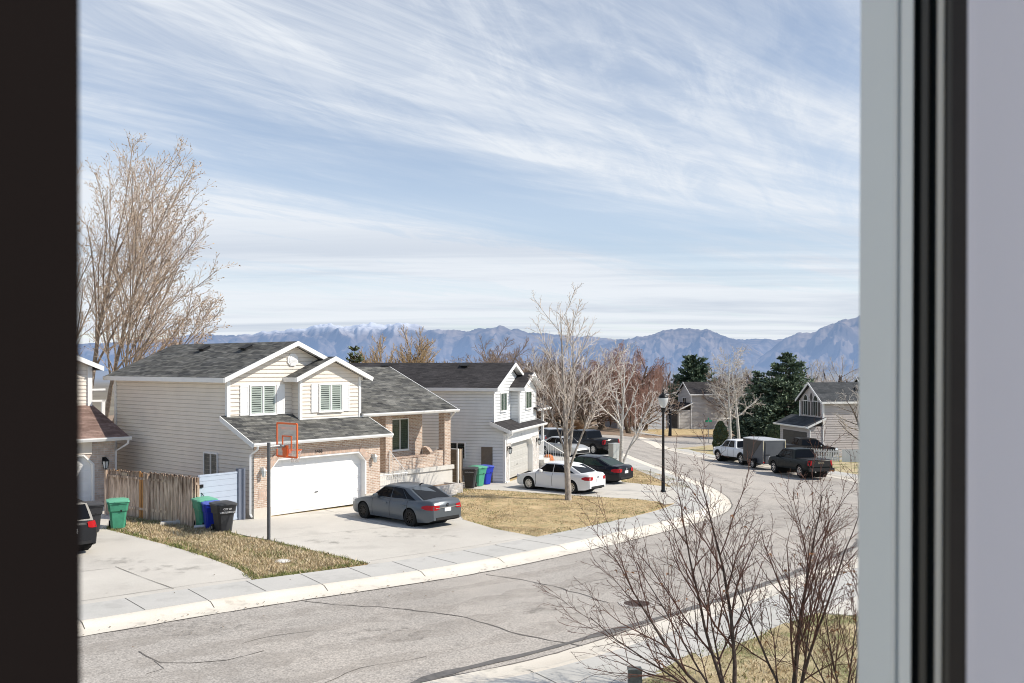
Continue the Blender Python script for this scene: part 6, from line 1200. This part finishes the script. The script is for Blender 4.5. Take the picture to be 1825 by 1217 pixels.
# far wooded valley, one mass
def woods():
    rnd = random.Random(140); mb = MB(); np_ = 0
    m = bpy.data.materials.new('far_woods'); N, L = nt(m); b = N['Principled BSDF']; b.inputs['Roughness'].default_value = 1; ge = N.new('ShaderNodeNewGeometry'); no = N.new('ShaderNodeTexNoise'); no.inputs['Scale'].default_value = .06; L.new(ge.outputs['Position'], no.inputs['Vector'])
    rp = N.new('ShaderNodeValToRGB'); rp.color_ramp.elements[0].color = (.16, .125, .105, 1); rp.color_ramp.elements[1].color = (.3, .24, .2, 1); rp.color_ramp.elements[0].position = .35; rp.color_ramp.elements[1].position = .65; L.new(no.outputs['Fac'], rp.inputs['Fac']); L.new(rp.outputs['Color'], b.inputs['Base Color'])
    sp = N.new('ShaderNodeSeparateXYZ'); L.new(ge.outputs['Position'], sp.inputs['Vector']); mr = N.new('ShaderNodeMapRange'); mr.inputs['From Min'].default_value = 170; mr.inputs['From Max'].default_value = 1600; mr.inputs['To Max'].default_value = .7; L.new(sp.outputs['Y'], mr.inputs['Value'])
    e = N.new('ShaderNodeEmission'); e.inputs['Color'].default_value = (.3, .36, .48, 1); mx = N.new('ShaderNodeMixShader'); L.new(mr.outputs['Result'], mx.inputs['Fac']); L.new(b.outputs['BSDF'], mx.inputs[1]); L.new(e.outputs['Emission'], mx.inputs[2]); L.new(mx.outputs['Shader'], N['Material Output'].inputs['Surface'])  # bluish glow mixed in with distance, haze painted into the material
    for i in range(2600):
        y = 168*math.exp(rnd.random()**1.5*2.3); px = rnd.uniform(560, 1560); x = (px-CX)/F*y; z = g(x, y)-.5; H = rnd.uniform(4, 9.5)*(1 if y < 400 else 1.2); r = H*rnd.uniform(.3, .5)
        if y < 230 and 1000 < px < 1540 and rnd.random() < .6: H *= .7
        for _ in range(34):
            a = rnd.uniform(0, 6.28); t = rnd.random(); rr = r*math.sin(math.pi*min(1, .15+t*.85))*rnd.uniform(.3, 1); q = Vector((x+rr*math.cos(a), y+rr*math.sin(a), z+H*t)); s = H*.09*rnd.uniform(.5, 1.5); mb.add([q, q+Vector((rnd.gauss(0, s*.4), 0, s*2.2)), q+Vector((rnd.gauss(0, s*.35), rnd.gauss(0, s), s*.6))], [(0, 1, 2)])
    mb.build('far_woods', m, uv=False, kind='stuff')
woods()
# ------------------------------------------------------------------ mountains
def mountains(name, D0, D1, ridge, rock, veg, haze, hz, snow=None, seed=0, rough=1., nx=420, ny=44, base=-46):
    """a range as real relief: foot at distance D0, crest at D1"""
    xs = [ridge[0][0]+(ridge[-1][0]-ridge[0][0])*i/(nx-1) for i in range(nx)]; mb = MB(); vs = []
    def crest(px):
        for (a, b), (c, d) in zip(ridge, ridge[1:]):
            if px <= c: t = (px-a)/(c-a); return b+(d-b)*t
        return ridge[-1][1]
    for j in range(ny+8):
        s = j/(ny-1)
        for px in xs:
            if s <= 1: Y = D0+(D1-D0)*s
            else: Y = D1+(D1-D0)*(s-1)*1.5
            hc = (HY-crest(px))/F*D1-base; X = (px-CX)/F*Y
            u = px/70.+seed*7
            n = noise.ridged_multi_fractal((u, s*2.2+seed, seed*1.3), .9, 2.1, 6, .9, 2.0)/2.2-.45
            n2 = noise.fractal((u*3.1, s*6, seed), .8, 2.2, 5)
            k = s**1.25 if s <= 1 else max(0, 1-(s-1)*1.2)
            env = math.sin(math.pi*min(1, s*.93+.02))*(1 if s <= 1 else .3)
            z = base+hc*(k+rough*env*(.42*n+.07*n2))+(hc*.035*n2+hc*.02*noise.noise((px*.21, seed, 0)) if .96 < s < 1.05 else 0)
            vs.append((X, Y, z))
    mb.add(vs, [(j*nx+i, j*nx+i+1, (j+1)*nx+i+1, (j+1)*nx+i) for j in range(ny+7) for i in range(nx-1)])
    m = bpy.data.materials.new(name+'_rock'); N, L = nt(m); b = N['Principled BSDF']; b.inputs['Roughness'].default_value = 1; b.inputs['Specular IOR Level'].default_value = 0
    ge = N.new('ShaderNodeNewGeometry'); sp = N.new('ShaderNodeSeparateXYZ'); L.new(ge.outputs['Position'], sp.inputs['Vector'])
    no = N.new('ShaderNodeTexNoise'); no.inputs['Scale'].default_value = .0011; no.inputs['Detail'].default_value = 14; no.inputs['Roughness'].default_value = .68; L.new(ge.outputs['Position'], no.inputs['Vector'])
    rp = N.new('ShaderNodeValToRGB'); rp.color_ramp.elements[0].position = .42; rp.color_ramp.elements[1].position = .58; rp.color_ramp.elements[0].color = (*rock, 1); rp.color_ramp.elements[1].color = (*veg, 1); L.new(no.outputs['Fac'], rp.inputs['Fac']); col = rp.outputs['Color']
    if snow:
        z0, z1, x0, x1 = snow
        a = N.new('ShaderNodeMath'); a.operation = 'MULTIPLY_ADD'; L.new(no.outputs['Fac'], a.inputs[0]); a.inputs[1].default_value = (z1-z0)*2.6; L.new(sp.outputs['Z'], a.inputs[2])
        mr = N.new('ShaderNodeMapRange'); mr.inputs['From Min'].default_value = z0+(z1-z0)*1.3; mr.inputs['From Max'].default_value = z1+(z1-z0)*1.35; L.new(a.outputs[0], mr.inputs['Value'])
        mx_ = N.new('ShaderNodeMapRange'); mx_.inputs['From Min'].default_value = x1; mx_.inputs['From Max'].default_value = x0; L.new(sp.outputs['X'], mx_.inputs['Value'])
        mu = N.new('ShaderNodeMath'); mu.operation = 'MULTIPLY'; L.new(mr.outputs['Result'], mu.inputs[0]); L.new(mx_.outputs['Result'], mu.inputs[1])
        mx = N.new('ShaderNodeMixRGB'); L.new(mu.outputs[0], mx.inputs['Fac']); L.new(col, mx.inputs['Color1']); mx.inputs['Color2'].default_value = (.95, .96, 1, 1); col = mx.outputs['Color']
    L.new(col, b.inputs['Base Color'])
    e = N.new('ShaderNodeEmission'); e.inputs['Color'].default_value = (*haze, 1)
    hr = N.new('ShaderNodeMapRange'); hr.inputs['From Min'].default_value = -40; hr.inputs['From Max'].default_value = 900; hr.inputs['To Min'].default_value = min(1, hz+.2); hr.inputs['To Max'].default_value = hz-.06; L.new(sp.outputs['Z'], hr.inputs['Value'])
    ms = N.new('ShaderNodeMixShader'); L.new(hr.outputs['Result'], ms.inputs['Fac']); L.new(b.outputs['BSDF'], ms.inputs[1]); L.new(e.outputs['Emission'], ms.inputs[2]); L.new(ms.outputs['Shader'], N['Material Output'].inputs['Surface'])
    return mb.build(name, m, uv=False, kind='structure', smooth=180)
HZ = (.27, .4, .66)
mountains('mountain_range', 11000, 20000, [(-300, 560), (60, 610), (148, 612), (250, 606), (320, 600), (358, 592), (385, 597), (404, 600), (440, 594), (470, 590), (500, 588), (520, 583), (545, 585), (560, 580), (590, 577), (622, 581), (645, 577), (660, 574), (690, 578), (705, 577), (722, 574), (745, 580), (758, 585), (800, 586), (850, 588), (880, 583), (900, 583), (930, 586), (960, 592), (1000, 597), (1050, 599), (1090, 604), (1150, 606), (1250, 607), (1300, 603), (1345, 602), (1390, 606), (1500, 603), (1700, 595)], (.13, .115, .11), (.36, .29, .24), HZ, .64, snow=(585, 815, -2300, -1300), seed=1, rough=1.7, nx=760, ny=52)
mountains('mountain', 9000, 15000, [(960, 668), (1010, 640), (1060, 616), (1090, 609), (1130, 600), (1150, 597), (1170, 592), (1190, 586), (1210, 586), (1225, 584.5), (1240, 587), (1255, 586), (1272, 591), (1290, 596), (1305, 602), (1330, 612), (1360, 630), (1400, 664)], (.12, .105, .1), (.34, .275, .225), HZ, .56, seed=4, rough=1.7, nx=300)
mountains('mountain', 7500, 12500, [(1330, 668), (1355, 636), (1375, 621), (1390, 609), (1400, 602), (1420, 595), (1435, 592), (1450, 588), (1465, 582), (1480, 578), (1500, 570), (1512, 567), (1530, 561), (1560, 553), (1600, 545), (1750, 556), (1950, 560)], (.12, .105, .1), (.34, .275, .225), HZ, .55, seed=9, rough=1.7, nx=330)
# ------------------------------------------------------------------ window the picture is taken through
mat('sash_vinyl', (.84, .9, .95), .45, .02, 3); mat('sash_vinyl_light', (.92, .96, .99), .45); mat('track_dark', (.03, .042, .05), .5); mat('track_mid', (.1, .095, .09), .5); mat('track_light', (.85, .83, .8), .5); mat('gasket', (.03, .025, .025), .7, .15, 30); mat('casing', (.76, .755, .88), .6, .015, 2); mat('dark_frame', (.011, .0085, .0085), .9, .08, 3, spec=.03)
def upright(mb, pts, slant=0., z0=-1.2, z1=1.2):
    lo = [(x-slant*1.2, y, z0) for x, y in pts]; hi = [(x+slant*1.2, y, z1) for x, y in pts]; n = len(pts)
    mb.add(lo+hi, [tuple(range(n))[::-1], tuple(range(n, 2*n))]+[(i, (i+1) % n, n+(i+1) % n, n+i) for i in range(n)])
def X(px, y): return (px-CX)/F*y
wf = empty('window_frame', (0, 0, 0), 0, 'blurred white vinyl window frame with dark tracks along the right side', 'window frame')
S_ = .0045
def strip_(name, m, a, ya, b, yb, depth=.05):
    """one upright strip of the jamb section, from sight line a to b, with a return behind it"""
    mb = MB(); upright(mb, [(X(a, ya), ya), (X(b, yb), yb), (X(b+6, yb+depth), yb+depth), (X(a+10, ya+depth), ya+depth)], S_); o = mb.build(name, m, wf); return o
strip_('sash', 'sash_vinyl', 1531, .56, 1592, .53); strip_('sash_bead', 'sash_vinyl_light', 1592.5, .522, 1597, .52, .03); strip_('sash_edge', 'sash_vinyl', 1597.5, .525, 1603, .522, .03); strip_('sash_lip', 'sash_vinyl_light', 1603.5, .512, 1625, .505)
strip_('track_groove', 'track_dark', 1624, .53, 1641, .526, .02); strip_('track_rib', 'track_mid', 1640, .505, 1652, .503, .03); strip_('track_groove', 'track_dark', 1651, .52, 1669, .516, .02); strip_('track_rib', 'track_light', 1668, .49, 1680, .488, .03); strip_('track_groove', 'track_dark', 1679, .5, 1685, .498, .02); strip_('track_rib', 'track_mid', 1684.5, .48, 1695, .478, .03); strip_('gasket', 'gasket', 1694.5, .474, 1723, .466, .03)
mb = MB(); upright(mb, [(X(1723.5, .44), .44), (X(1725, .44), .432), (X(1835, .40), .395), (1.6, .39), (1.6, .62), (X(1740, .6), .6)], .002); mb.build('casing', 'casing', wf)
mb = MB(); upright(mb, [(X(142.5, .30), .30), (X(136, .34), .34), (-1.2, .34), (-1.2, .29), (X(142.5, .30)-.02, .285)], -.0024); o = mb.build('window_jamb', 'dark_frame'); tag(o, 'blurred dark brown window edge filling the left side', 'window frame')
# ------------------------------------------------------------------ sky, sun, camera
SUN_EL, SUN_AZ = R(42), R(-9)   # azimuth counted from +X towards +Y
w = bpy.data.worlds.new('World'); SC.world = w; w.use_nodes = True; N, L = w.node_tree.nodes, w.node_tree.links; bg = N['Background']
sky = N.new('ShaderNodeTexSky'); sky.sky_type = 'NISHITA'; sky.sun_disc = False; sky.sun_elevation = SUN_EL; sky.sun_rotation = R(90)-SUN_AZ; sky.altitude = 1400; sky.air_density = 1.0; sky.dust_density = .6; sky.ozone_density = 1.2
tc = N.new('ShaderNodeTexCoord'); sp = N.new('ShaderNodeSeparateXYZ'); L.new(tc.outputs['Generated'], sp.inputs['Vector'])
def M_(op, a, b=None):
    n = N.new('ShaderNodeMath'); n.operation = op
    for i, v in enumerate((a, b)):
        if v is None: continue
        if isinstance(v, (int, float)): n.inputs[i].default_value = v
        else: L.new(v, n.inputs[i])
    return n.outputs[0]
zc = M_('ADD', M_('MAXIMUM', sp.outputs['Z'], 0.0), .045); u = M_('DIVIDE', sp.outputs['X'], zc); v = M_('DIVIDE', sp.outputs['Y'], zc); cb = N.new('ShaderNodeCombineXYZ'); L.new(u, cb.inputs['X']); L.new(v, cb.inputs['Y'])
def layer(rot, sx, sy, off, detail, rough, dist, p0, p1, scale=1.):
    mp = N.new('ShaderNodeMapping'); mp.vector_type = 'POINT'; mp.inputs['Rotation'].default_value = (0, 0, rot); mp.inputs['Scale'].default_value = (sx, sy, 1); mp.inputs['Location'].default_value = off
    r0 = N.new('ShaderNodeVectorRotate'); r0.rotation_type = 'Z_AXIS'; r0.inputs['Angle'].default_value = -rot; L.new(cb.outputs['Vector'], r0.inputs['Vector']); mp.inputs['Rotation'].default_value = (0, 0, 0); L.new(r0.outputs['Vector'], mp.inputs['Vector'])
    no = N.new('ShaderNodeTexNoise'); no.inputs['Scale'].default_value = scale; no.inputs['Detail'].default_value = detail; no.inputs['Roughness'].default_value = rough; no.inputs['Distortion'].default_value = dist; L.new(mp.outputs['Vector'], no.inputs['Vector'])
    mr = N.new('ShaderNodeMapRange'); mr.interpolation_type = 'SMOOTHSTEP'; mr.inputs['From Min'].default_value = p0; mr.inputs['From Max'].default_value = p1; L.new(no.outputs['Fac'], mr.inputs['Value']); return mr.outputs['Result']
OFF1, OFF3 = (0.4, 5.5, 0), (7.6, 2.5, 0)
ang = math.atan2(.62, .78)
c1 = layer(ang, .1, .52, OFF1, 9, .6, .6, .4, .62); c2 = layer(ang+.12, .5, 2.8, (1.3, 8.2, 0), 10, .68, .9, .36, .66); c3 = layer(ang-.35, .035, .16, OFF3, 5, .5, .2, .36, .6); c4 = layer(ang+.5, .9, 3.4, (5.2, 1.1, 0), 9, .68, 1.2, .4, .64)
tex = M_('ADD', M_('MULTIPLY', c2, .5), M_('ADD', M_('MULTIPLY', c4, .34), .5))
soft = M_('MULTIPLY', M_('ADD', M_('MULTIPLY', c1, .66), M_('MULTIPLY', c3, .56)), tex)
hor = N.new('ShaderNodeMapRange'); hor.inputs['From Min'].default_value = .0; hor.inputs['From Max'].default_value = .3; hor.inputs['To Min'].default_value = .7; hor.inputs['To Max'].default_value = 0.07; L.new(sp.outputs['Z'], hor.inputs['Value'])
fr = N.new('ShaderNodeMapRange'); fr.interpolation_type = 'SMOOTHSTEP'; fr.inputs['From Min'].default_value = -.25; fr.inputs['From Max'].default_value = .45; fr.inputs['To Min'].default_value = .2; L.new(sp.outputs['Y'], fr.inputs['Value'])  # thins the unseen cloud behind the camera to lower the ambient light
cov = M_('MULTIPLY', M_('MINIMUM', M_('ADD', soft, hor.outputs['Result']), .96), fr.outputs['Result'])
# grey undersides of the low layered cloud
g1 = layer(0.03, .06, .2, (2.2, 4.4, 0), 8, .6, .5, .46, .6); lowm = N.new('ShaderNodeMapRange'); lowm.inputs['From Min'].default_value = .17; lowm.inputs['From Max'].default_value = .1; L.new(sp.outputs['Z'], lowm.inputs['Value']); gm = M_('MULTIPLY', M_('MULTIPLY', g1, lowm.outputs['Result']), .65)
cc = N.new('ShaderNodeMixRGB'); cc.inputs['Color1'].default_value = (6.05, 6.35, 6.75, 1); cc.inputs['Color2'].default_value = (3.4, 3.95, 4.85, 1); L.new(gm, cc.inputs['Fac'])
mx = N.new('ShaderNodeMixRGB'); L.new(cov, mx.inputs['Fac']); L.new(sky.outputs['Color'], mx.inputs['Color1']); L.new(cc.outputs['Color'], mx.inputs['Color2']); L.new(mx.outputs['Color'], bg.inputs['Color']); bg.inputs['Strength'].default_value = .14
sl = bpy.data.lights.new('sun', 'SUN'); sl.energy = 5.0; sl.angle = R(.53); sl.color = (1, .93, .82); so = bpy.data.objects.new('sun', sl); COL.objects.link(so)
sd = Vector((math.cos(SUN_EL)*math.cos(SUN_AZ), math.cos(SUN_EL)*math.sin(SUN_AZ), math.sin(SUN_EL))); so.rotation_euler = sd.to_track_quat('Z', 'Y').to_euler(); so.location = (60, 0, 60)
cam = bpy.data.cameras.new('camera'); co = bpy.data.objects.new('camera', cam); COL.objects.link(co); co.location = (0, 0, 0); co.rotation_euler = (R(90), 0, 0)
cam.sensor_width = 36; cam.lens = F/1825*36; cam.shift_y = -(608.5-HY)/1825; cam.clip_start = .05; cam.clip_end = 60000
cam.dof.use_dof = True; cam.dof.focus_distance = 46; cam.dof.aperture_fstop = 13
SC.camera = co
SC.view_settings.view_transform = 'Standard'; SC.view_settings.look = 'None'; SC.view_settings.exposure = 0; SC.view_settings.gamma = 1
SC.cycles.use_denoising = True
SC.cycles.denoising_prefilter = 'ACCURATE'
SC.cycles.denoising_input_passes = 'RGB_ALBEDO_NORMAL'
SC.cycles.filter_width = 1.0
SC.cycles.max_bounces = 6; SC.cycles.transparent_max_bounces = 12
